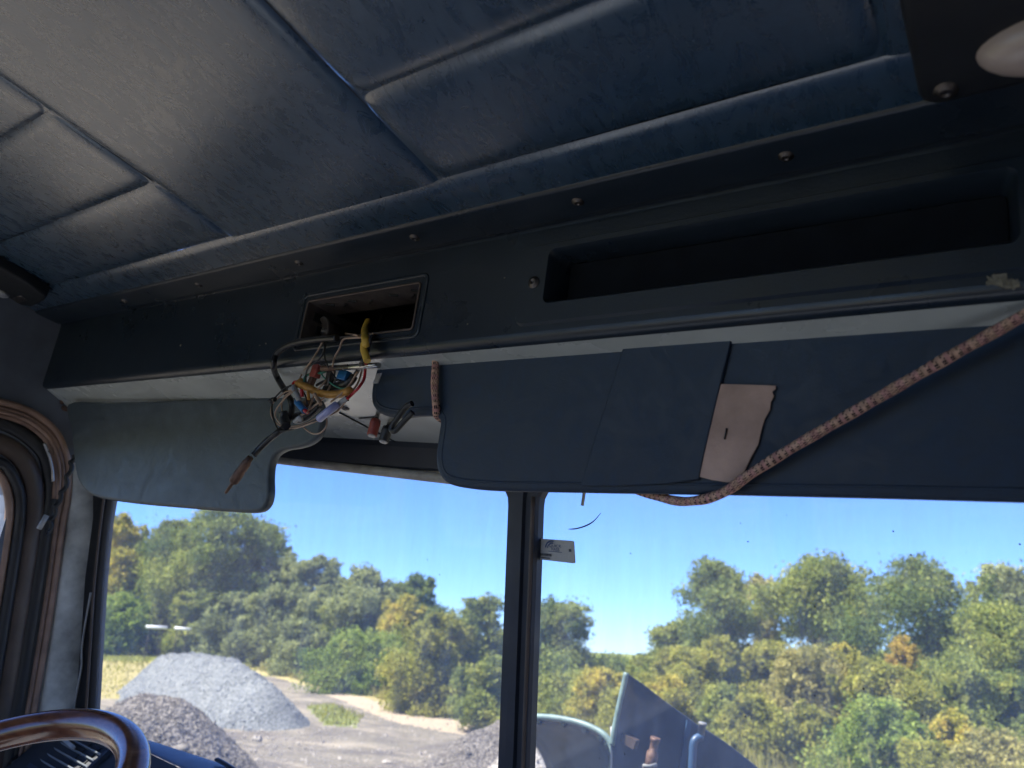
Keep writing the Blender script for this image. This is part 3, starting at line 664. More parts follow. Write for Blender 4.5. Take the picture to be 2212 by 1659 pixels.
# ---- toll pass card stuck beside the divider
cq = [np.array(onP(p, ORr-NR*.004, NR)) for p in ((1160, 1163), (1240, 1168.5), (1243, 1217.5), (1160, 1208))]
card = root('toll_pass', cq[0], True, 'small grey toll pass card on the glass right of the divider', 'card')
ca, cb_ = cq[1]-cq[0], cq[3]-cq[0]
def cpt(u, v, d=0.0): return (cq[0]*(1-u)+cq[1]*u)*(1-v)+(cq[3]*(1-u)+cq[2]*u)*v-NR*d
part('body', *slab(np.array(rrect(lambda a, b: cpt(a, b), 0.0, 1, 0, 1, .06, 4)), -NR*-1, .0008, .0003, 1), MT['card'], card, False)
def cquad(u0, u1, v0, v1, m, name, d=.0006):
    return part(name, [cpt(u0, v0, d), cpt(u1, v0, d), cpt(u1, v1, d), cpt(u0, v1, d)], [(0, 1, 2, 3)], m, card, False)
bars = []; u = .06
while u < .40:
    w = RNG.choice([.008, .014, .02]); bars.append(([cpt(u, .68, .0006), cpt(u+w, .68, .0006), cpt(u+w, .80, .0006), cpt(u, .80, .0006)], [(0, 1, 2, 3)])); u += w+RNG.choice([.008, .012])
part('barcode', *join(*bars), MT['ink_grey'], card, False)
u = .06; bars = []
while u < .36:
    bars.append(([cpt(u, .86, .0006), cpt(u+.02, .86, .0006), cpt(u+.02, .92, .0006), cpt(u, .92, .0006)], [(0, 1, 2, 3)])); u += .03
part('number_print', *join(*bars), MT['ink_grey'], card, False)
cquad(.32, .68, .545, .57, MT['ink_blue'], 'small_print')
arc = []
for r0, r1 in ((.20, .165), (.14, .115)):
    G = []
    for t in np.linspace(math.pi*.98, math.pi*.42, 14):
        G.append([cpt(.42+.20/.20*r*math.cos(t)*.95, .42-r*math.sin(t)*1.9, .0006) for r in (r0, r1)])
    arc.append(grid(G))
part('road_emblem', *join(*arc), MT['ink_blue'], card, False)
def text(s, u, v, h, m):
    cu = bpy.data.curves.new('t', 'FONT'); cu.body = s; cu.size = 1; ob = bpy.data.objects.new('t', cu); COL.objects.link(ob)
    dg = bpy.context.evaluated_depsgraph_get(); me = bpy.data.meshes.new_from_object(ob.evaluated_get(dg)); bpy.data.objects.remove(ob)
    P = np.array([v_.co[:] for v_ in me.vertices]); Fc = [list(p.vertices) for p in me.polygons]
    asp = np.linalg.norm(cb_)/np.linalg.norm(ca)
    Q = [cpt(u+p[0]*h*asp*1.25, v-p[1]*h, .0007) for p in P]
    part('lettering', Q, Fc, m, card, False)
text('NC', .36, .20, .17, MT['ink_blue']); text('QUICK', .34, .355, .20, MT['ink_blue']); text('PASS', .40, .52, .20, MT['ink_blue'])
cquad(.86, .92, .38, .50, MT['ink_grey'], 'emblem')
# scratch and specks on the glass
hr = smoothpath([onP(p, ORr-NR*.001, NR) for p in ((1228, 1143), (1245, 1142), (1265, 1136), (1282, 1126), (1298, 1108))], 6)
hair = mesh_obj('hair_strand', *tube(hr, .0009, 5, True, 1, None, np.interp(np.linspace(0, 1, len(hr)), [0, .2, .6, 1], [.0004, .001, .0011, .0003])), MT['black'], None, True, hr[0], True)
tagd(hair, 'dark curved hair stuck on the glass above the toll pass', 'hair')
tb2 = [onP(p, ORr-NR*.004, NR) for p in ((1262, 1064), (1258, 1092))]
part('frame_burr', *tube([tb2[0], (tb2[0]+tb2[1])/2, tb2[1]], .0022, 6), MT['frame_pale'], cab)
sp = []
for i in range(64):
    pxp = (RNG.uniform(1240, 2210), RNG.uniform(1095, 1640)) if i < 42 else (RNG.uniform(240, 1090), RNG.uniform(1040, 1640))
    o_, n_2 = (ORr, NR) if pxp[0] > 1150 else (OL, NL); c = onP(pxp, o_-n_2*.0005, n_2); s = RNG.uniform(.0003, .0011)
    sp.append(lathe([(s*.4, 0), (s, .0001), (s*.5, .0004)], c, -n_2, 6))
o = mesh_obj('dirt_specks', *join(*sp), MT['rubber'], None, True, mt, True); tagd(o, 'tiny dark bug specks spattered over the windshield glass', 'dirt', kind='stuff')
# ---- ceiling lamp top right, switch box top left
dlr = root('dome_light', hl(-.03, .06), True, 'black cab dome light with cloudy beige lens in the top right corner', 'lamp')
def hbox(u0, u1, v0, v1, d0, d1, r): return slab(rrect(lambda a, b: hl(a, b, d0), u0, u1, v0, v1, r, 5), -HN, d1-d0, min(.006, (d1-d0)*.4), 3)
part('housing', *hbox(-.066, .16, .016, .145, 0, .022, .014), MT['black'], dlr)
lc = hl(.020, .052, .020)
lu = unit((1, 0, 0)); lv = unit((0, -1, .148))
G = [[lc+lu*.050*math.cos(t)*math.cos(s)+lv*.023*math.sin(t)*math.cos(s)-HN*.024*math.sin(s) for t in np.linspace(0, 2*math.pi, 32, endpoint=False)] for s in np.linspace(0, 1.5, 9)]
part('lens', *grid(G, closev=True), MT['lens'], dlr)
screw(hl(-.049, .030, .022), -HN, dlr, 1.1)
swb = root('switch_box', hl(-1.50, .08), True, 'small black switch box on the headliner edge at far left', 'switch')
q0 = [onP(p, hl(-1.5, .08, .018), HN) for p in ((-60, 540), (0, 578), (60, 612), (98, 640), (96, 650), (70, 664), (45, 660), (0, 632), (-60, 598))]
part('housing', *slab(np.array(q0), HN, .02, .004, 3), MT['black'], swb)
sq_ = [onP(p, hl(-1.5, .08, .0195), HN) for p in ((26, 645), (45, 640), (58, 650), (38, 656))]
part('rocker', *slab(np.array(sq_), HN, .004, .0008, 1), MT['steel_dark'], swb)
q = onP((3, 632), hl(-1.5, .08, .0185), HN); part('knob', *lathe([(.014, 0), (.013, .004), (.008, .007), (.001, .007)], q, -HN, 16), MT['grey_sleeve'], swb)
# ---- wires spilling from the radio opening
wires = root('wire_bundle', onY(z4(1000, 700), .60), True, 'tangle of loose radio wires hanging from the empty radio opening', 'wires')
def wire(pts, r, m, y0, y1, name='wire', seg=7):
    n = len(pts); P = []
    for i, p in enumerate(pts):
        yy = y0+(y1-y0)*i/(n-1)+RNG.normal(0, .002); q_ = onY(z4(*p), .583)
        if .236 < q_[2] < .2795: yy = min(yy, .583-2*r)
        elif q_[2] >= .2795 and yy > .59: yy = max(yy, .60)
        P.append(onY(z4(*p), yy))
    return part(name, *tube(smoothpath(P, 7), r, seg), MT[m], wires)
wire([(1050, 690), (870, 702), (700, 725), (560, 772), (462, 850), (436, 960), (470, 1070), (540, 1190), (598, 1290), (614, 1370), (592, 1460), (550, 1540), (470, 1610), (400, 1665), (300, 1760), (240, 1830)], .0043, 'black_wire', .625, .585, 'aerial_cable', 10)
pl_ = [onY(p, .584) for p in ((541, 988), (522, 1014), (500, 1047), (483, 1071))]
dv = unit(pl_[2]-pl_[0])
plug = part('aerial_plug', *lathe([(.0042, 0), (.0048, .006), (.0062, .010), (.0062, .020), (.0054, .022), (.0066, .026), (.0068, .040), (.0052, .043), (.0024, .044), (.0022, .060), (.0012, .062)], pl_[0], pl_[3]-pl_[0], 14), MT['copper'] if 'copper' in MT else MT['rust'], wires)
wire([(1260, 668), (1220, 660), (1100, 645), (1000, 665), (920, 720), (860, 820), (790, 930), (720, 1020), (680, 1110), (660, 1150)], .0013, 'tan_wire', .66, .605)
wire([(1380, 650), (1330, 680), (1200, 690), (1110, 705), (1070, 800), (1030, 870), (1010, 950), (1010, 1060), (990, 1140), (960, 1200)], .0013, 'tan_wire', .65, .60)
wire([(900, 640), (930, 730), (910, 840), (860, 910), (780, 970), (750, 1040), (750, 1130)], .0012, 'black_wire', .61, .60)
wire([(1490, 460), (1450, 600), (1385, 680), (1350, 790), (1320, 880), (1290, 930), (1230, 1040), (1180, 1100)], .0028, 'black_wire', .68, .60)
wire([(1400, 640), (1360, 740), (1340, 830), (1310, 930), (1290, 1010), (1250, 1130), (1180, 1220), (1130, 1275)], .0013, 'tan_wire', .64, .597)
wire([(1330, 930), (1322, 1000), (1310, 1090), (1260, 1170), (1200, 1230), (1148, 1278)], .0019, 'red_wire', .605, .594)
wire([(1300, 940), (1250, 1010), (1180, 1130), (1090, 1230), (990, 1310)], .0013, 'tan_wire', .605, .594)
wire([(1145, 1285), (1050, 1400), (900, 1470), (760, 1530), (620, 1565), (520, 1550), (440, 1490), (410, 1410), (430, 1320), (490, 1260), (560, 1210), (650, 1190)], .0012, 'tan_wire', .592, .60)
wire([(860, 1480), (740, 1530), (600, 1580), (500, 1590), (450, 1520), (425, 1420), (420, 1340), (450, 1270), (540, 1180), (620, 1150)], .0012, 'black_wire', .588, .603)
wire([(720, 1550), (800, 1610), (880, 1612), (940, 1555), (950, 1480), (920, 1420)], .0011, 'tan_wire', .60, .605)
wire([(520, 1410), (515, 1320), (550, 1250), (620, 1205), (680, 1200)], .0011, 'tan_wire', .59, .60)
wire([(735, 1125), (740, 1070), (790, 1040), (900, 1028), (960, 1000)], .0016, 'green_wire', .602, .61)
wire([(850, 1150), (950, 1102), (1100, 1100), (1190, 1112)], .0019, 'black_wire', .612, .62)
wire([(620, 1140), (640, 1115), (668, 1118), (680, 1150)], .0018, 'red_wire', .597, .597)
wire([(700, 1440), (800, 1370), (900, 1290), (960, 1230)], .0013, 'tan_wire', .592, .60)
wire([(830, 1230), (860, 1280), (890, 1330)], .0026, 'tan_wire', .592, .592)
wire([(770, 1210), (775, 1285)], .0022, 'ochre_tape', .590, .590)
wire([(705, 1190), (712, 1260)], .0024, 'red_wire', .590, .592)
wire([(640, 1200), (560, 1260), (470, 1370), (455, 1450), (520, 1530), (640, 1545), (790, 1500), (900, 1430)], .0011, 'tan_wire', .588, .598)
wire([(1000, 1000), (960, 1080), (900, 1150), (840, 1220), (800, 1320), (760, 1420)], .0012, 'tan_wire', .604, .592)
wire([(880, 1000), (930, 1080), (1040, 1160), (1120, 1180), (1180, 1140)], .0011, 'green_wire', .606, .602)
wire([(560, 1190), (600, 1150), (680, 1165), (740, 1240), (760, 1330)], .0011, 'black_wire', .596, .592)
wire([(980, 700), (940, 760), (930, 860), (960, 960), (1040, 1080), (1150, 1150)], .0011, 'black_wire', .585, .604)
wire([(1352, 530), (1322, 610), (1325, 700), (1335, 760)], .0052, 'yellow_tape', .645, .605, 'tape_wrap')
wire([(1315, 740), (1310, 800), (1325, 850), (1345, 915)], .0046, 'yellow_tape', .606, .602, 'tape_wrap')
wire([(672, 1135), (720, 1150), (790, 1180), (850, 1212), (950, 1235), (1060, 1235), (1150, 1210), (1180, 1195)], .0052, 'ochre_tape', .598, .602, 'tape_wrap', 10)
wire([(940, 1195), (1020, 1170), (1150, 1130), (1210, 1060)], .0062, 'black_wire', .612, .612, 'tape_wrap', 9)
wire([(870, 1330), (800, 1400), (720, 1455), (660, 1470)], .0075, 'black_wire', .603, .603, 'tape_wrap', 9)
wire([(1050, 1335), (965, 1400), (880, 1470)], .0052, 'lavender', .590, .589, 'heat_sleeve', 10)
wire([(1150, 1275), (1110, 1300), (1070, 1332)], .0038, 'grey_sleeve', .594, .592, 'heat_sleeve', 10)
wire([(665, 1310), (700, 1350), (738, 1395)], .0046, 'blue_plastic', .590, .588, 'crimp_connector', 10)
wire([(632, 1165), (650, 1220), (690, 1300)], .0040, 'grey_sleeve', .592, .590, 'crimp_connector', 10)
wire([(525, 1405), (540, 1470), (556, 1545)], .0062, 'black_wire', .586, .586, 'wire_cap', 10)
wire([(735, 1390), (765, 1412)], .0028, 'red_wire', .588, .588)
wire([(640, 1500), (690, 1462), (700, 1490)], .003, 'grey_sleeve', .588, .588, 'wire_tie')
wire([(405, 1310), (420, 1290), (450, 1285)], .0035, 'black_wire', .592, .592, 'wire_tie')
wire([(960, 1140), (985, 1165), (1020, 1140), (1010, 1060), (975, 1020)], .0022, 'steel', .612, .612, 'ring_terminal')
def conn(c, w, h, d, m, name, ang=0):
    q = onY(z4(*c), .604); ca_, sa_ = math.cos(ang), math.sin(ang)
    o = part(name, *box(q, [(ca_, 0, sa_), (0, 1, 0), (-sa_, 0, ca_)], (w, d, h)), MT[m], wires, False); bevel(o, .0012); return o
conn((858, 985), .0060, .0130, .005, 'red_plastic', 'fuse_holder', -.15); conn((815, 1085), .0038, .012, .004, 'rust', 'terminal', -.3)
conn((940, 925), .005, .006, .005, 'black', 'cap'); conn((1120, 1055), .0085, .0065, .005, 'blue_plastic', 'connector', -.2)
conn((760, 1330), .006, .006, .003, 'rust', 'terminal', .5); conn((982, 1075), .0045, .012, .0045, 'steel_dark', 'terminal')
conn((700, 1130), .006, .005, .005, 'ochre_tape', 'connector', .4)
# ================================================================== OUTSIDE
def inpoly(px, py, poly):
    ins = np.zeros(px.shape, bool); n = len(poly)
    for i in range(n):
        (x0, y0), (x1, y1) = poly[i], poly[(i+1) % n]
        c = ((y0 > py) != (y1 > py)) & (px < (x1-x0)*(py-y0)/(y1-y0+1e-12)+x0); ins ^= c
    return ins
def gpoly(pts): return [tuple(ground_at(p)[:2]) for p in pts]
def vnoise(x, y, s, seed):
    r = np.random.default_rng(seed); h = np.zeros_like(x)
    for k in range(5):
        a = r.uniform(0, 2*np.pi); b = r.uniform(0, 2*np.pi); f = s*(1.7**k); h += np.sin(x*f*np.cos(a)+y*f*np.sin(a)+b)*np.sin(x*f*np.cos(a+1.9)+y*f*np.sin(a+1.9)+b*2.3)/(1.5**k)
    return h/2
rad = np.concatenate([np.linspace(0, 6, 10), np.geomspace(6.3, 150, 230), np.geomspace(160, 1500, 24)]); ang = np.concatenate([VIEW_AZ+np.linspace(-.85, .85, 330), VIEW_AZ+np.linspace(.9, 2*math.pi-.9, 50)])
Rr, Aa = np.meshgrid(rad, ang, indexing='ij'); gx = np.sin(Aa)*Rr; gy = np.cos(Aa)*Rr
gz = .05*vnoise(gx, gy, .25, 3)+.035*vnoise(gx, gy, 1.6, 4)+.03*vnoise(gx*.6, gy*2.2, 3.1, 9)*np.clip(1.6-np.hypot(gx, gy)/30, 0, 1)
gz *= np.clip((Rr-3)/6, 0, 1)
V, Fc = grid(np.stack([gx, gy, gz], -1), closev=True)
ground = mesh_obj('ground', V, Fc, None or MT['black'], None, True); ground['kind'] = 'structure'
grassL = gpoly([(60, 1384), (215, 1384), (380, 1393), (490, 1412), (640, 1452), (520, 1470), (270, 1512), (150, 1514)])
edge = gpoly([(560, 1432), (760, 1478), (900, 1514), (1100, 1566), (1080, 1574), (860, 1524), (700, 1490), (560, 1455)])
patch = gpoly([(660, 1528), (720, 1522), (780, 1548), (770, 1574), (700, 1566)])
beyond = gpoly([(60, 1384), (215, 1384), (490, 1413), (760, 1478), (1060, 1558), (1180, 1600), (1480, 1600), (1500, 1700), (1640, 2100), (2600, 2100), (2600, 1500), (1106, 1402), (0, 1345)])
dirt = gpoly([(620, 1455), (760, 1490), (1080, 1574), (1080, 1600), (860, 1562), (700, 1500)])
X_, Y_ = V[:, 0], V[:, 1]
gr = (inpoly(X_, Y_, grassL) | inpoly(X_, Y_, edge) | inpoly(X_, Y_, patch) | inpoly(X_, Y_, beyond) | (np.hypot(X_, Y_) > 150)).astype(float)
far_az = np.abs((np.arctan2(X_, Y_)-VIEW_AZ+np.pi) % (2*np.pi)-np.pi) > .9
gr[far_az & (np.hypot(X_, Y_) > 25)] = 1
dt = inpoly(X_, Y_, dirt).astype(float)
dry = (inpoly(X_, Y_, grassL)*.2+inpoly(X_, Y_, edge)*1.0+inpoly(X_, Y_, gpoly([(60, 1420), (640, 1440), (520, 1470), (270, 1512), (60, 1514)]))*.5)
for nm, arr in (('grass', gr), ('dirt', dt), ('dry', dry)):
    at = ground.data.attributes.new(nm, 'FLOAT', 'POINT'); at.data.foreach_set('value', arr.astype(np.float32))
def m_ground():
    m, t, b = mat('ground_cover'); v = coords(t)
    def attr(n): a = nd(t, 'ShaderNodeAttribute'); a.attribute_name = n; return a.outputs['Fac']
    big = noise(t, v, .5, 8, .6, .5); med = noise(t, v, 3, 8, .65); fine = noise(t, v, 28, 6, .7)
    def mixc(f, a, bcol):
        n = nd(t, 'ShaderNodeMix', data_type='RGBA'); t.links.new(f, n.inputs['Factor'])
        for k, x in (('A', a), ('B', bcol)):
            if isinstance(x, tuple): n.inputs[k].default_value = (*x, 1)
            else: t.links.new(x, n.inputs[k])
        return n.outputs['Result']
    def addn(a, bb, s):
        n = nd(t, 'ShaderNodeMath', operation='MULTIPLY_ADD'); t.links.new(bb, n.inputs[0]); n.inputs[1].default_value = s; t.links.new(a, n.inputs[2]); return n.outputs[0]
    tracks = noise(t, coords(t, (.16, 1.3, 1), (0, 0, math.atan2(*(ground_at((1080, 1585))-ground_at((640, 1560)))[1::-1]) if False else math.radians(-20))), 1.0, 7, .6, .6)
    grav = ramp(t, fine, [(.3, (.074, .064, .048)), (.5, (.165, .143, .108)), (.72, (.34, .30, .23))])
    gr2 = mixc(maprange(t, tracks, .46, .60, 0, .75), grav, mixc(fine, (.24, .20, .145), (.41, .35, .26)))
    gr3 = mixc(maprange(t, big, .48, .62, 0, .75), gr2, mixc(fine, (.07, .060, .052), (.15, .13, .112)))
    dirtc = mixc(med, (.30, .23, .15), (.44, .36, .26))
    gcol = ramp(t, med, [(.3, (.10, .125, .028)), (.5, (.17, .19, .05)), (.7, (.26, .25, .085))])
    dcol = ramp(t, med, [(.3, (.24, .19, .075)), (.55, (.36, .30, .13)), (.75, (.42, .33, .17))])
    g2 = mixc(maprange(t, addn(attr('dry'), med, .9), .6, 1.2, 0, 1), gcol, dcol)
    c1 = mixc(maprange(t, addn(attr('dirt'), med, .7), .65, 1.0, 0, 1), gr3, dirtc)
    c2 = mixc(maprange(t, addn(attr('grass'), med, .6), .62, .95, 0, 1), c1, g2)
    t.links.new(c2, b.inputs['Base Color']); b.inputs['Roughness'].default_value = .95; b.inputs['Specular IOR Level'].default_value = .1
    pv = bump(t, b, med, .6, .12); bump(t, b, fine, .9, .03, pv); return m
ground.data.materials[0] = m_ground()
# ---- gravel heaps
def m_gravel(name, c0, c1, c2):
    m, t, b = mat(name); v = coords(t); vo = nd(t, 'ShaderNodeTexVoronoi', Scale=34.0); t.links.new(v, vo.inputs['Vector'])
    n = noise(t, v, 1.2, 6, .6); s = nd(t, 'ShaderNodeSeparateColor'); t.links.new(vo.outputs['Color'], s.inputs[0])
    a = nd(t, 'ShaderNodeMath', operation='MULTIPLY_ADD'); t.links.new(n, a.inputs[0]); a.inputs[1].default_value = .5; t.links.new(s.outputs[0], a.inputs[2])
    t.links.new(ramp(t, a.outputs[0], [(.25, c0), (.7, c1), (1.2, c2)]), b.inputs['Base Color']); b.inputs['Roughness'].default_value = .9; b.inputs['Specular IOR Level'].default_value = .15
    pv = bump(t, b, noise(t, v, 9, 6, .7), .8, .06); bump(t, b, vo.outputs['Distance'], .8, -.03, pv); return m
def stone_mesh(n, pts, sizes, seed):
    r = np.random.default_rng(seed); ico = np.array([(1, 0, 0), (-1, 0, 0), (0, 1, 0), (0, -1, 0), (0, 0, 1), (0, 0, -1)], float); fc = [(0, 2, 4), (2, 1, 4), (1, 3, 4), (3, 0, 4), (2, 0, 5), (1, 2, 5), (3, 1, 5), (0, 3, 5)]
    P = np.array(pts); n = len(P); sz = np.array(sizes)
    q = ico[None]*(1+r.uniform(-.35, .35, (n, 6, 1)))*sz[:, None, None]*r.uniform(.7, 1.3, (n, 1, 3)); a = r.uniform(0, 6.3, n); ca, sa = np.cos(a)[:, None], np.sin(a)[:, None]
    q = np.stack([q[..., 0]*ca-q[..., 1]*sa, q[..., 0]*sa+q[..., 1]*ca, q[..., 2]], -1)+P[:, None]
    return q.reshape(-1, 3), (np.array(fc)[None]+np.arange(n)[:, None, None]*6).reshape(-1, 3).tolist()
def heap(peaks, m, ms, label, seed, nst, ssz):
    """peaks: list of (x, y, height, radius); a ridge of loose cones with rounded tops."""
    pk = np.array(peaks); c = pk[:, :2].mean(0); R = max(np.hypot(pk[:, 0]-c[0], pk[:, 1]-c[1])+pk[:, 3])*1.15
    n = 130; lin = np.linspace(-R, R, n); gx, gy = np.meshgrid(lin+c[0], lin+c[1], indexing='ij')
    def hfun(x, y):
        h = np.full(x.shape, -.3)
        for (px, py, ph, pr) in peaks:
            d = np.hypot(x-px, y-py)*(1+.10*vnoise(x, y, 1.3, seed)); hh = ph*(1.08-np.sqrt((d/pr)**2+.012)*1.0); h = np.log(np.exp(h*16)+np.exp(hh*16))/16
        return h+.05*vnoise(x, y, 2.6, seed+1)+.03*vnoise(x, y, 7, seed+2)
    gz = hfun(gx, gy); r = np.random.default_rng(seed)
    V, Fc = grid(np.stack([gx, gy, gz+r.normal(0, .008, gz.shape)], -1)); Fc = [f for f in Fc if max(V[i][2] for i in f) > -.06]
    o = root('gravel_heap', (c[0], c[1], 0), False, label, 'gravel heap', 'heaps of gravel in the yard'); part('mound', V, Fc, m, o)
    pts = []; 
    sx = c[0]+r.uniform(-R, R, nst*6); sy = c[1]+r.uniform(-R, R, nst*6); sz = hfun(sx, sy); kp = sz > -.02
    pts = list(np.stack([sx, sy, sz], 1)[kp][:nst]); nst = len(pts)
    V, Fc = stone_mesh(nst, pts, ssz*np.exp(r.normal(0, .35, nst)), seed); s = part('stones', V, Fc, ms, o, False); s['kind'] = 'stuff'; return o
MT['gv_blue'] = m_gravel('blue_grey_gravel', (.080, .084, .080), (.155, .160, .152), (.27, .275, .26))
MT['gv_dark'] = m_gravel('dark_gravel', (.050, .042, .034), (.105, .09, .072), (.24, .21, .175))
MT['gv_pale'] = m_gravel('pale_gravel', (.22, .19, .155), (.36, .32, .27), (.52, .48, .42))
MT['st_blue'] = simple('blue_grey_stone', (.20, .208, .205), .9, 0, .4, 6); MT['st_dark'] = simple('dark_stone', (.15, .13, .105), .9, 0, .5, 6); MT['st_pale'] = simple('pale_stone', (.33, .29, .235), .9, 0, .35, 6)
_pp = 0
def peak(px, D, rad_, extra=0.0):
    q = at_dist(px, D); return (q[0], q[1], q[2]+extra, rad_)
cr_ = [(352, 1413, 35, 1.4), (385, 1409, 33, 2.1), (430, 1409, 29.5, 2.5), (492, 1417, 26.5, 2.5), (548, 1448, 24.5, 1.9), (585, 1480, 23.2, 1.35)]
pk_ = []
for a, b in zip(cr_[:-1], cr_[1:]):
    for k in range(5):
        w_ = [a[i]+(b[i]-a[i])*k/5 for i in range(4)]; pk_.append(peak((w_[0], w_[1]+RNG.normal(0, 1.5)), w_[2]+RNG.normal(0, .25), w_[3]*RNG.uniform(.76, .88)))
heap(pk_, MT['gv_blue'], MT['st_blue'], 'broad pale blue grey gravel heap below the tall trees', 11, 4500, .022)
gp_ = []
rg = np.random.default_rng(77)
while len(gp_) < 5200:
    q = ground_at((rg.uniform(180, 1090), 1480+180*rg.random()**1.2)); gp_.append(q+np.array([rg.normal(0, .3), rg.normal(0, .3), .01]))
V, Fc = stone_mesh(0, gp_, .016*np.exp(rg.normal(0, .5, 5200)), 78); o = mesh_obj('loose_stones', V, Fc, MT['st_pale'], None, False); tagd(o, 'loose pale stones scattered over the rough gravel yard', 'gravel', kind='stuff')
heap([peak((318, 1487), 11.4, 2.05), peak((372, 1497), 11.3, 1.95), peak((290, 1530), 10.8, 1.7)], MT['gv_dark'], MT['st_dark'], 'dark brownish gravel heap nearest to the steering wheel', 21, 4500, .014)
heap([peak((1095, 1548), 17.5, 1.4), peak((1040, 1575), 17.0, 1.1)], MT['gv_dark'], MT['st_dark'], 'low dark gravel heap left of the windshield divider', 31, 700, .025)
heap([peak((1116, 1600), 12.2, 1.0), peak((1140, 1605), 12.0, 1.0)], MT['gv_pale'], MT['st_pale'], 'small pale sandy gravel heap at the foot of the divider', 41, 900, .02)
q = at_dist((393, 1616), 10.3); V, Fc = stone_mesh(1, [q], [.19], 5)
bo = mesh_obj('boulder', V, Fc, MT['st_pale'], None, True, q); bo.modifiers.new('s', 'SUBSURF').levels = 2; bo.modifiers['s'].render_levels = 2; bo.data.materials[0] = MT['st_dark']; tagd(bo, 'pale rounded boulder on the face of the dark gravel heap', 'boulder')
# ---- chute of the truck in front of the right pane
MT['chute'] = simple('scuffed_grey_steel', (.018, .026, .023), .6, 0, .5, 6, [(40, .2, .002)], .12)
MT['chute_edge'] = simple('pale_green_edge', (.13, .19, .17), .5, 0, .3, 30)
MT['plate'] = simple('dark_blue_grey_plate', (.055, .066, .090), .6, 0, .5, 5, [(30, .2, .002)], .12)
MT['pin_grey'] = simple('weathered_grey_pin', (.17, .17, .165), .6, 0, .3, 60)
MT['blue_paint'] = simple('blue_paint', (.035, .075, .15), .4, 0, .2, 12)
ch = root('mixer_chute', onY((1240, 1700), 2.4), True, 'curved grey steel chute with pale green rim beyond the right pane', 'chute')
fa = [(1104, 1558), (1122, 1551), (1150, 1548), (1200, 1551), (1250, 1561), (1290, 1577), (1313, 1596), (1324, 1622), (1332, 1665), (1338, 1730)]
ba = [(1100, 1640), (1106, 1615), (1116, 1600), (1135, 1592), (1152, 1600), (1168, 1622), (1180, 1650), (1190, 1680), (1198, 1720), (1204, 1780)]
A = smoothpath([onY(p, 2.25) for p in fa], 5); Bq = smoothpath([onY(p, 2.95) for p in ba], 5)
o = part('trough', *grid([[A[i]*(1-s)+Bq[i]*s for s in np.linspace(0, 1, 8)] for i in range(len(A))]), MT['chute'], ch); md = o.modifiers.new('t', 'SOLIDIFY'); md.thickness = .006
part('rim', *tube(A, .010, 8), MT['chute_edge'], ch)
A2 = smoothpath([onY((x, y+14), 2.27) for x, y in fa], 5)
part('rim_band', *grid([[A[i]+np.array([0, -.004, 0]), A2[i]+np.array([0, -.004, 0])] for i in range(len(A))]), MT['rubber'], ch)
for k in (12, 17, 22, 27, 31):
    q = A[k]*.35+A2[k]*.65; part('bolt', *lathe([(.012, 0), (.012, .008), (.006, .014)], q+np.array([0, -.004, 0]), (0, -1, -.2), 10), MT['chute'], ch)
br_ = [onY(p, 2.2) for p in ((1324, 1570), (1346, 1572), (1345, 1606), (1323, 1606))]
part('bracket', *tube(np.array(br_+[br_[0]]), .008, 6), MT['frame_pale'], ch)
plp = [(1353, 1453), (1345, 1490), (1336, 1530), (1327, 1575), (1322, 1610), (1322, 1760), (1800, 1760), (1700, 1700), (1640, 1660), (1600, 1628), (1560, 1598), (1500, 1560), (1440, 1517), (1390, 1478)]
pr = root('chute_flap', onY((1420, 1700), 2.15), True, 'dark upright steel flap hinged to the right of the curved chute', 'chute flap')
FO = onY((1353, 1453), 2.0); FN = unit((.80, -.60, .0))
def fl_(p, d=0.0): return onP(p, FO+FN*d, FN)
PP = np.array([fl_(p) for p in densify(plp, 30)])
part('plate', *slab(PP, -FN, .012, .002, 1), MT['plate'], pr, False)
part('plate_edge', *tube(smoothpath([fl_(p) for p in plp[:5]], 4), .0075, 6), MT['chute_edge'], pr)
part('brace', *slab(np.array([fl_(p, .006) for p in ((1484, 1556), (1494, 1562), (1476, 1700), (1462, 1700))]), -FN, .006, .001, 1), MT['blue_paint'], pr, False)
hx = [fl_(p, .03) for p in ((1507, 1562), (1516, 1590), (1500, 1600), (1496, 1630), (1494, 1700))]
part('handle_tube', *tube(smoothpath([hx[1], hx[2], hx[3], hx[4]], 5), .011, 10), MT['blue_paint'], pr)
part('handle_post', *lathe([(.010, 0), (.010, .026), (.013, .028), (.011, .034)], fl_((1514, 1588), .03), (.1, 0, 1), 12), MT['pin_grey'], pr)
pb = fl_((1402, 1668), .04)
part('hinge_pin', *lathe([(.017, 0), (.016, .050), (.011, .055), (.011, .078), (.014, .081), (.014, .089)], pb, (.12, 0, 1), 14), MT['rust'], pr)
part('pin_bar', *tube([fl_((1388, 1654), .06), fl_((1402, 1656), .065), fl_((1418, 1652), .06)], .005, 8), MT['pin_grey'], pr)
part('hinge_block', *box(fl_((1360, 1600), .01), [(1, 0, -.25), (0, 1, 0), (.25, 0, 1)], (.022, .012, .012)), MT['brown_dark'], pr, False)
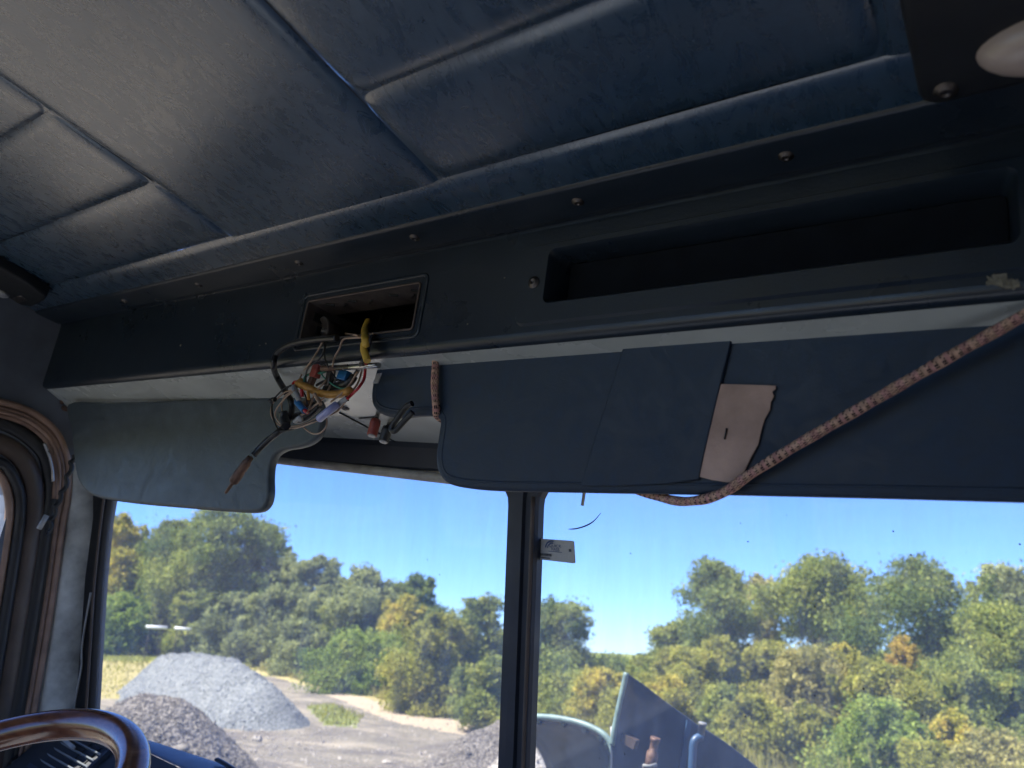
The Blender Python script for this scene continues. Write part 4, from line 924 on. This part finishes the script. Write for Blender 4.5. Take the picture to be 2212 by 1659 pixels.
# ---- trees and bushes
def m_leaf(name, c0, c1, c2):
    m, t, b = mat(name); out = t.nodes['Material Output']; t.nodes.remove(b)
    a = nd(t, 'ShaderNodeAttribute'); a.attribute_name = 'tint'
    c = ramp(t, a.outputs['Fac'], [(0, c0), (.5, c1), (1, c2)])
    d = nd(t, 'ShaderNodeBsdfDiffuse'); tl = nd(t, 'ShaderNodeBsdfTranslucent'); t.links.new(c, d.inputs[0]); t.links.new(c, tl.inputs[0])
    mx = nd(t, 'ShaderNodeMixShader'); mx.inputs[0].default_value = .38; t.links.new(d.outputs[0], mx.inputs[1]); t.links.new(tl.outputs[0], mx.inputs[2]); t.links.new(mx.outputs[0], out.inputs[0]); return m
LEAF = dict(dark=m_leaf('dark_green_leaf', (0.106, 0.148, 0.045), (0.185, 0.230, 0.066), (0.314, 0.337, 0.094)),
            mid=m_leaf('mid_green_leaf', (0.140, 0.173, 0.041), (0.252, 0.286, 0.066), (0.403, 0.398, 0.098)),
            grey=m_leaf('grey_green_leaf', (0.157, 0.178, 0.070), (0.263, 0.291, 0.115), (0.381, 0.398, 0.164)),
            bright=m_leaf('bright_green_leaf', (0.123, 0.173, 0.033), (0.224, 0.296, 0.057), (0.358, 0.398, 0.098)),
            olive=m_leaf('olive_leaf', (0.185, 0.189, 0.037), (0.314, 0.316, 0.061), (0.470, 0.428, 0.098)),
            yellow=m_leaf('yellow_leaf', (0.224, 0.224, 0.041), (0.426, 0.388, 0.070), (0.640, 0.510, 0.107)),
            orange=m_leaf('orange_leaf', (0.246, 0.214, 0.045), (0.470, 0.347, 0.070), (0.640, 0.469, 0.107)),
            tan=m_leaf('tan_leaf', (.20, .205, .07), (.36, .325, .105), (.50, .44, .16)))
MT['bark'] = simple('bark', (.11, .09, .07), .9, 0, .35, 12, [(20, .6, .03)]); MT['bark_pale'] = simple('pale_bark', (.24, .21, .18), .9, 0, .3, 10, [(20, .5, .03)])
def leaves(C, sig, n, size, rng, tint_c, flat=.75):
    """n leaf quads scattered round each cluster centre C (Nx3)."""
    N = len(C); k = max(1, n//N); idx = np.repeat(np.arange(N), k); m = len(idx)
    P = C[idx]+np.clip(rng.normal(0, 1, (m, 3)), -1.9, 1.9)*sig[idx][:, None]*np.array([1, 1, flat])
    a = rng.normal(0, 1, (m, 3)); a /= np.linalg.norm(a, axis=1)[:, None]; b = rng.normal(0, 1, (m, 3)); b -= a*(a*b).sum(1)[:, None]; b /= np.linalg.norm(b, axis=1)[:, None]
    s = size*np.exp(rng.normal(0, .3, m))[:, None]; Q = np.stack([P-a*s*1.1, P+b*s*.62+a*s*.35, P+a*s*.9-b*s*.45], 1)
    t = np.clip(.5+tint_c[idx]*.5+rng.normal(0, .16, m), 0, 1)
    return Q.reshape(-1, 3), t
def leaf_obj(name, Q, t, m, p):
    n = len(Q)//3; me = bpy.data.meshes.new(name); me.vertices.add(n*3); me.vertices.foreach_set('co', (Q-base_of(p)).astype(np.float32).ravel())
    me.loops.add(n*3); me.polygons.add(n); me.loops.foreach_set('vertex_index', np.arange(n*3, dtype=np.int32)); me.polygons.foreach_set('loop_start', np.arange(0, n*3, 3, dtype=np.int32))
    me.update(calc_edges=True); at = me.attributes.new('tint', 'FLOAT', 'POINT'); at.data.foreach_set('value', np.repeat(t, 3).astype(np.float32))
    me.materials.append(m); o = bpy.data.objects.new(name, me); COL.objects.link(o); o.parent = p; return o
SEED = [100]
def plant(px, top, w, D, col, label, kind='tree', cat=None, low=.22, dens=1.0, shape='round', bark='bark', base_z=0.0, col2=None, group=None):
    """px: picture column, top: picture row of the top, w: width in picture pixels at distance D metres."""
    SEED[0] += 1; rng = np.random.default_rng(SEED[0])
    q = at_dist((px, top), D); H = q[2]-base_z; bx, by = q[0], q[1]
    slant = math.hypot(D, q[2]-2.4); Wd = w*1.12*slant/F; low *= .75
    nm = 'tree' if kind == 'tree' else 'bush'
    ro = root(nm, (bx, by, base_z), False, label, cat or nm, group)
    leaf = max(.022, .0019*D)*(1.0 if kind == 'tree' else .95)
    lo = H*low; n_l = int(rng.integers(9, 13)) if kind == 'tree' else int(rng.integers(8, 11))
    if shape == 'tall': n_l += 3
    L = []; n_l = int(n_l*2.9)
    for k in range(n_l):
        f = (k+rng.random())/n_l; z = lo+(H-lo)*(f**.9)*.93
        if shape == 'round': wr_ = math.sin(math.pi*min(1, .34+.60*f))**.8
        elif shape == 'tall': wr_ = .5+.5*math.sin(math.pi*f)
        else: wr_ = 1-.45*f
        a = rng.uniform(0, 2*math.pi)+k*2.4; rr_ = Wd*.5*wr_*rng.uniform(.15, .98)
        r = Wd*rng.uniform(.08, .19)*(.7+.5*wr_)
        L.append((np.array([bx+math.cos(a)*rr_, by+math.sin(a)*rr_, base_z+min(z, H-r*.6)]), r))
    L.append((np.array([bx, by, base_z+H-Wd*.10]), Wd*.11))
    nlead = 14 if shape == 'tall' else 10
    for k in range(nlead):                               # upright leader shoots against the sky
        a = rng.uniform(0, 2*math.pi); rr_ = Wd*rng.uniform(.04, .42); L.append((np.array([bx+math.cos(a)*rr_, by+math.sin(a)*rr_, base_z+H*rng.uniform(.80, .95)-rr_*.3]), Wd*rng.uniform(.04, .075)))
    C = []; S = []; Tn = []
    for li, (c, r) in enumerate(L):
        zs = 1.9 if li >= len(L)-nlead else .8; nc = max(9, int(26*(r/(Wd*.15))**2)); u = rng.normal(0, 1, (nc, 3)); u /= np.linalg.norm(u, axis=1)[:, None]
        rad_ = r*rng.uniform(.2, 1.15, nc)**.7; C.append(c+u*rad_[:, None]*np.array([1, 1, zs])); S.append(np.full(nc, r*.25)*rng.uniform(.5, 1.6, nc)); Tn.append(rng.normal(0, .38)+rng.normal(0, .4, nc))
    C = np.vstack(C); S = np.concatenate(S); Tn = np.concatenate(Tn)
    C[:, 2] = np.maximum(C[:, 2], base_z+.03)
    nl = int(min(42000, max(6000, dens*4.2*(w*w*min(2.2, H/Wd))*.55)))
    Q, t = leaves(C, S, nl, leaf, rng, Tn)
    if col2:                                            # part of the crown has turned colour
        sel = (rng.random(len(C)) < .0)
    leaf_obj('crown' if kind == 'tree' else 'foliage', Q, t, LEAF[col], ro)
    parts_ = []
    if kind == 'tree':
        tr_ = max(.05, H*.013); P = smoothpath([(bx, by, base_z-.1), (bx+rng.normal(0, .02)*H, by+rng.normal(0, .02)*H, base_z+H*.4), (bx+rng.normal(0, .02)*H, by, base_z+H*.92)], 6)
        parts_.append(tube(P, tr_, 7, True, 1, None, np.linspace(tr_, tr_*.2, len(P))))
        if bark == 'bark_pale':
            for k in range(6):
                c, r = L[int(rng.integers(n_l//2, n_l))]; a = rng.uniform(0, 6.3); s0 = np.array([bx+.06*Wd*math.cos(a), by+.06*Wd*math.sin(a), base_z-.1]); m0 = s0*.5+c*.5; m0[:2] = m0[:2]*.5+s0[:2]*.5; pl = smoothpath([s0, m0, c], 6); parts_.append(tube(pl, .1, 6, True, 1, None, np.linspace(tr_*.75, tr_*.2, len(pl))))
        for c, r in L[:n_l:2]:
            j = int(np.clip((c[2]-base_z)/H*.62, .1, .8)*(len(P)-1)); s0 = P[j]; mid = (s0+c)/2+np.array([0, 0, -.04*H]); pl = smoothpath([s0, mid, c], 4); parts_.append(tube(pl, .1, 5, True, 1, None, np.linspace(tr_*.45, tr_*.1, len(pl))))
        part('trunk', *join(*parts_), MT[bark], ro)
    else:
        for k in range(7):
            c, r = L[k % len(L)]; a = rng.uniform(0, 6.3); s0 = np.array([bx+.006*Wd*math.cos(a), by+.006*Wd*math.sin(a), base_z-.05]); pl = smoothpath([s0, (s0+c)/2+rng.normal(0, .04, 3)*Wd, c], 4); parts_.append(tube(pl, .1, 5, True, 1, None, np.linspace(.012*Wd, .003*Wd, len(pl))))
        part('stem', *join(*parts_), MT[bark], ro)
    return ro
PL = plant
# left pane
PL(268, 1112, 120, 96, 'yellow', 'yellow gold tree at the far left edge of the windshield', dens=1.2)
PL(222, 1108, 90, 104, 'dark', 'dark green tree half hidden by the left window post')
PL(385, 1122, 150, 95, 'mid', 'medium green tree between the yellow tree and the tallest green tree', dens=1.3)
PL(575, 1128, 120, 90, 'dark', 'dark green tree at the right shoulder of the tallest tree', dens=1.2)
PL(490, 1098, 240, 88, 'dark', 'tallest broad dark green tree left of the divider, below the grey visor', dens=1.3)
PL(448, 1180, 180, 84, 'mid', 'wide leafy tree in front of the tallest green tree', dens=1.3, low=.1)
PL(630, 1195, 80, 84, 'grey', 'slim grey green tree just right of the tallest tree', shape='tall', low=.1)
PL(694, 1200, 96, 78, 'grey', 'pointed grey green tree with thin top in the left pane', shape='tall', low=.1, bark='bark_pale')
PL(268, 1284, 120, 80, 'bright', 'rounded bright green bush at the left edge above the mown grass', 'bush', low=.02)
PL(345, 1300, 90, 84, 'mid', 'green bush behind the white rail under the trees', 'bush', low=.02)
PL(432, 1278, 110, 80, 'mid', 'green bush below the tallest tree', 'bush', low=.02, dens=1.2)
PL(520, 1285, 120, 72, 'grey', 'grey green bush beside the heap top, left of the dark hollow', 'bush', low=.02, dens=1.2)
PL(598, 1270, 120, 64, 'grey', 'tall grey green bush under the slim trees', 'bush', low=.02, dens=1.2)
PL(655, 1342, 120, 52, 'grey', 'feathery grey green bush left of the big round dark bush', 'bush', low=.02, dens=1.1)
PL(795, 1228, 118, 60, 'grey', 'airy grey green tree with feathered top in mid left pane', shape='tall', low=.12)
PL(740, 1290, 100, 62, 'mid', 'green tree filling the gap left of the airy tree', low=.1)
PL(905, 1245, 125, 66, 'dark', 'dark round topped tree behind the small yellow tree')
PL(882, 1285, 96, 50, 'yellow', 'small yellow tree in the middle of the left pane', low=.15)
PL(778, 1368, 185, 39, 'bright', 'big round green bush at the edge of the dirt track', 'bush', low=.0, dens=1.3)
PL(860, 1345, 90, 46, 'olive', 'olive bush under the small yellow tree', 'bush', low=.02)
PL(948, 1325, 150, 29, 'olive', 'wide olive yellow bush left of the divider', 'bush', low=.0, dens=1.2)
PL(1040, 1288, 150, 31, 'mid', 'light green tree against the divider in the left pane', low=.05, dens=1.2)
PL(1052, 1420, 120, 24.5, 'mid', 'low green bush at the track beside the divider', 'bush', low=.0)
PL(900, 1440, 110, 30, 'olive', 'low olive bush at the foot of the wide olive bush', 'bush', low=.0)
# right pane
PL(1210, 1298, 190, 36, 'dark', 'dark green tree just right of the divider', low=.08, dens=1.2)
PL(1150, 1350, 110, 40, 'mid', 'green tree hidden mostly behind the divider', low=.05)
PL(1322, 1420, 110, 70, 'dark', 'distant low tree in the dip of the tree line', low=.05)
PL(1240, 1455, 190, 27, 'mid', 'green bush above the curved chute', 'bush', low=.0, dens=1.2)
PL(1305, 1440, 110, 25, 'yellow', 'yellow leaved bush left of the steel flap', 'bush', low=.0)
PL(1452, 1345, 120, 52, 'mid', 'green tree left of the tall dark tree in the right pane', low=.1)
PL(1395, 1418, 80, 48, 'mid', 'smaller green tree at the dip of the tree line', low=.05)
PL(1545, 1210, 150, 46, 'dark', 'tall dark green tree in the right pane with two leading tips', low=.2, shape='tall')
PL(1640, 1238, 90, 52, 'tan', 'thin pale tree with bare stems between two tall trees', low=.3, dens=.35, shape='tall', bark='bark_pale')
PL(1745, 1208, 180, 44, 'mid', 'tall yellow green tree with pale trunks in the right pane', low=.62, dens=.8, shape='tall', bark='bark_pale')
PL(1830, 1245, 120, 47, 'grey', 'grey green tree behind the tall yellow green one', low=.25, dens=.8)
PL(1990, 1206, 250, 41, 'dark', 'broad dark green tree crown towards the right edge', low=.2, dens=1.2)
PL(2180, 1225, 150, 45, 'grey', 'sparse tree top at the extreme right edge', low=.2, dens=.6, shape='tall')
PL(2130, 1310, 230, 33, 'mid', 'large leafy green tree at the right edge', low=.1, dens=1.3)
PL(1540, 1380, 160, 27, 'olive', 'yellow olive bush below the tall dark tree', 'bush', low=.0, dens=1.1)
PL(1470, 1395, 120, 31, 'olive', 'olive tree behind the steel flap', low=.05)
PL(1650, 1388, 130, 27, 'olive', 'olive bush with yellow tips right of the steel flap', 'bush', low=.0, dens=1.1)
PL(1735, 1400, 190, 25, 'tan', 'dry tan bush in the middle of the right pane', 'bush', low=.1, dens=.8)
PL(1815, 1388, 110, 26, 'yellow', 'yellow bush above the bright green bush', 'bush', low=.2)
PL(1950, 1372, 70, 27, 'orange', 'small orange tinted tree below the broad dark crown', low=.3)
PL(1900, 1430, 170, 24, 'olive', 'yellow green bush under the orange tinted tree', 'bush', low=.0)
PL(2060, 1420, 170, 26, 'mid', 'green bush under the right edge tree', 'bush', low=.0, dens=1.2)
PL(2180, 1455, 130, 27, 'dark', 'dark bush at the right edge', 'bush', low=.0)
PL(1890, 1505, 175, 18, 'bright', 'bright green bush at the bottom of the right pane', 'bush', low=.0, dens=1.3)
PL(1740, 1520, 130, 20, 'olive', 'olive bush between the dry tan bush and the bright green bush', 'bush', low=.0)
PL(1620, 1500, 130, 20, 'olive', 'olive scrub just right of the flap', 'bush', low=.0)
PL(1560, 1480, 110, 23, 'mid', 'green scrub behind the top of the flap', 'bush', low=.0)
PL(1440, 1460, 120, 24, 'yellow', 'yellow green scrub behind the flap', 'bush', low=.0)
PL(1350, 1490, 120, 22, 'olive', 'olive scrub left of the flap', 'bush', low=.0)
PL(2055, 1535, 110, 17.5, 'yellow', 'yellow green bush near the lower right corner', 'bush', low=.0)
PL(2150, 1585, 170, 15.5, 'tan', 'tan and yellow bush in the lower right corner', 'bush', low=.0)
PL(2010, 1600, 120, 16, 'olive', 'low olive bush beside the lower right corner bush', 'bush', low=.0)
# white rail under the trees
rl = root('guard_rail', at_dist((365, 1400), 76), False, 'long white rail glimpsed under the trees above the mown grass', 'rail')
for a, b in (((315, 1354), (362, 1356)), ((377, 1357), (412, 1360))):
    p0, p1 = at_dist(a, 70), at_dist(b, 70); MT.setdefault('white', simple('white_paint', (.75, .75, .73), .5, 0, .05, 5))
    part('rail', *tube([p0, (p0+p1)/2, p1], .12, 8), MT['white'], rl)
    for q_ in (p0*.8+p1*.2, p0*.2+p1*.8): part('post', *tube([np.array([q_[0], q_[1], 0]), q_*.5+np.array([q_[0], q_[1], 0])*.5, q_-np.array([0, 0, .05])], .04, 6), MT['bark'], rl)
# grass blades along the wood's edge and in the lower right
def blades(name, poly_list, n, hgt, m, label, seed):
    r = np.random.default_rng(seed); Q = []; 
    pts = []
    for poly, k in zip(poly_list, n):
        P = np.array(gpoly(poly)); lo, hi = P.min(0), P.max(0); got = 0
        while got < k:
            x = r.uniform(lo[0], hi[0], 4000); y = r.uniform(lo[1], hi[1], 4000); s = inpoly(x, y, [tuple(p) for p in P]); x, y = x[s][:k-got], y[s][:k-got]; pts.append(np.stack([x, y], 1)); got += len(x)
    P = np.vstack(pts); m_ = len(P); D = np.hypot(P[:, 0], P[:, 1]); h = hgt*np.exp(r.normal(0, .4, m_)); a = r.uniform(0, 6.3, m_); wv = .0009*D+.006; ln_ = r.normal(0, .35, m_)*h
    b0 = np.stack([P[:, 0]-np.cos(a)*wv, P[:, 1]-np.sin(a)*wv, np.full(m_, -.05)], 1); b1 = np.stack([P[:, 0]+np.cos(a)*wv, P[:, 1]+np.sin(a)*wv, np.full(m_, -.05)], 1)
    t1 = np.stack([P[:, 0]+ln_*np.sin(a)+.2*wv, P[:, 1]-ln_*np.cos(a), h], 1); t0 = np.stack([P[:, 0]+ln_*np.sin(a)-.2*wv, P[:, 1]-ln_*np.cos(a), h*.98], 1)
    Q = np.stack([b0, b1, t1, t0], 1).reshape(-1, 3); o = bpy.data.objects.new('tmp', None); ROOTBASE['tmpz'] = np.zeros(3)
    class Z: name = 'tmpz'
    bpy.data.objects.remove(o); n_ = len(Q)//4; me = bpy.data.meshes.new(name); me.vertices.add(n_*4); me.vertices.foreach_set('co', Q.astype(np.float32).ravel()); me.loops.add(n_*4); me.polygons.add(n_)
    me.loops.foreach_set('vertex_index', np.arange(n_*4, dtype=np.int32)); me.polygons.foreach_set('loop_start', np.arange(0, n_*4, 4, dtype=np.int32)); me.update(calc_edges=True)
    at = me.attributes.new('tint', 'FLOAT', 'POINT'); at.data.foreach_set('value', np.repeat(np.clip(r.normal(.5, .25, n_), 0, 1), 4).astype(np.float32)); me.materials.append(m)
    ob = bpy.data.objects.new(name, me); COL.objects.link(ob); tagd(ob, label, 'grass', kind='stuff')
blades('dry_grass', [[(560, 1430), (760, 1474), (900, 1508), (1100, 1562), (1090, 1572), (860, 1520), (700, 1484), (560, 1448)], [(1180, 1590), (1480, 1590), (1560, 1640), (1700, 1740), (1250, 1740)], [(1500, 1560), (2212, 1640), (2212, 1800), (1600, 1800)]], [5000, 7000, 9000], .32, LEAF['tan'], 'dry tan grass along the edge of the wood', 61)
blades('green_grass', [[(660, 1526), (720, 1522), (785, 1548), (770, 1572), (700, 1566)], [(100, 1386), (480, 1414), (600, 1440), (280, 1508), (100, 1514)], [(1480, 1580), (1800, 1640), (1900, 1760), (1560, 1760)]], [500, 9000, 6000], .10, LEAF['olive'], 'short green grass on the mown bank and track side', 62)
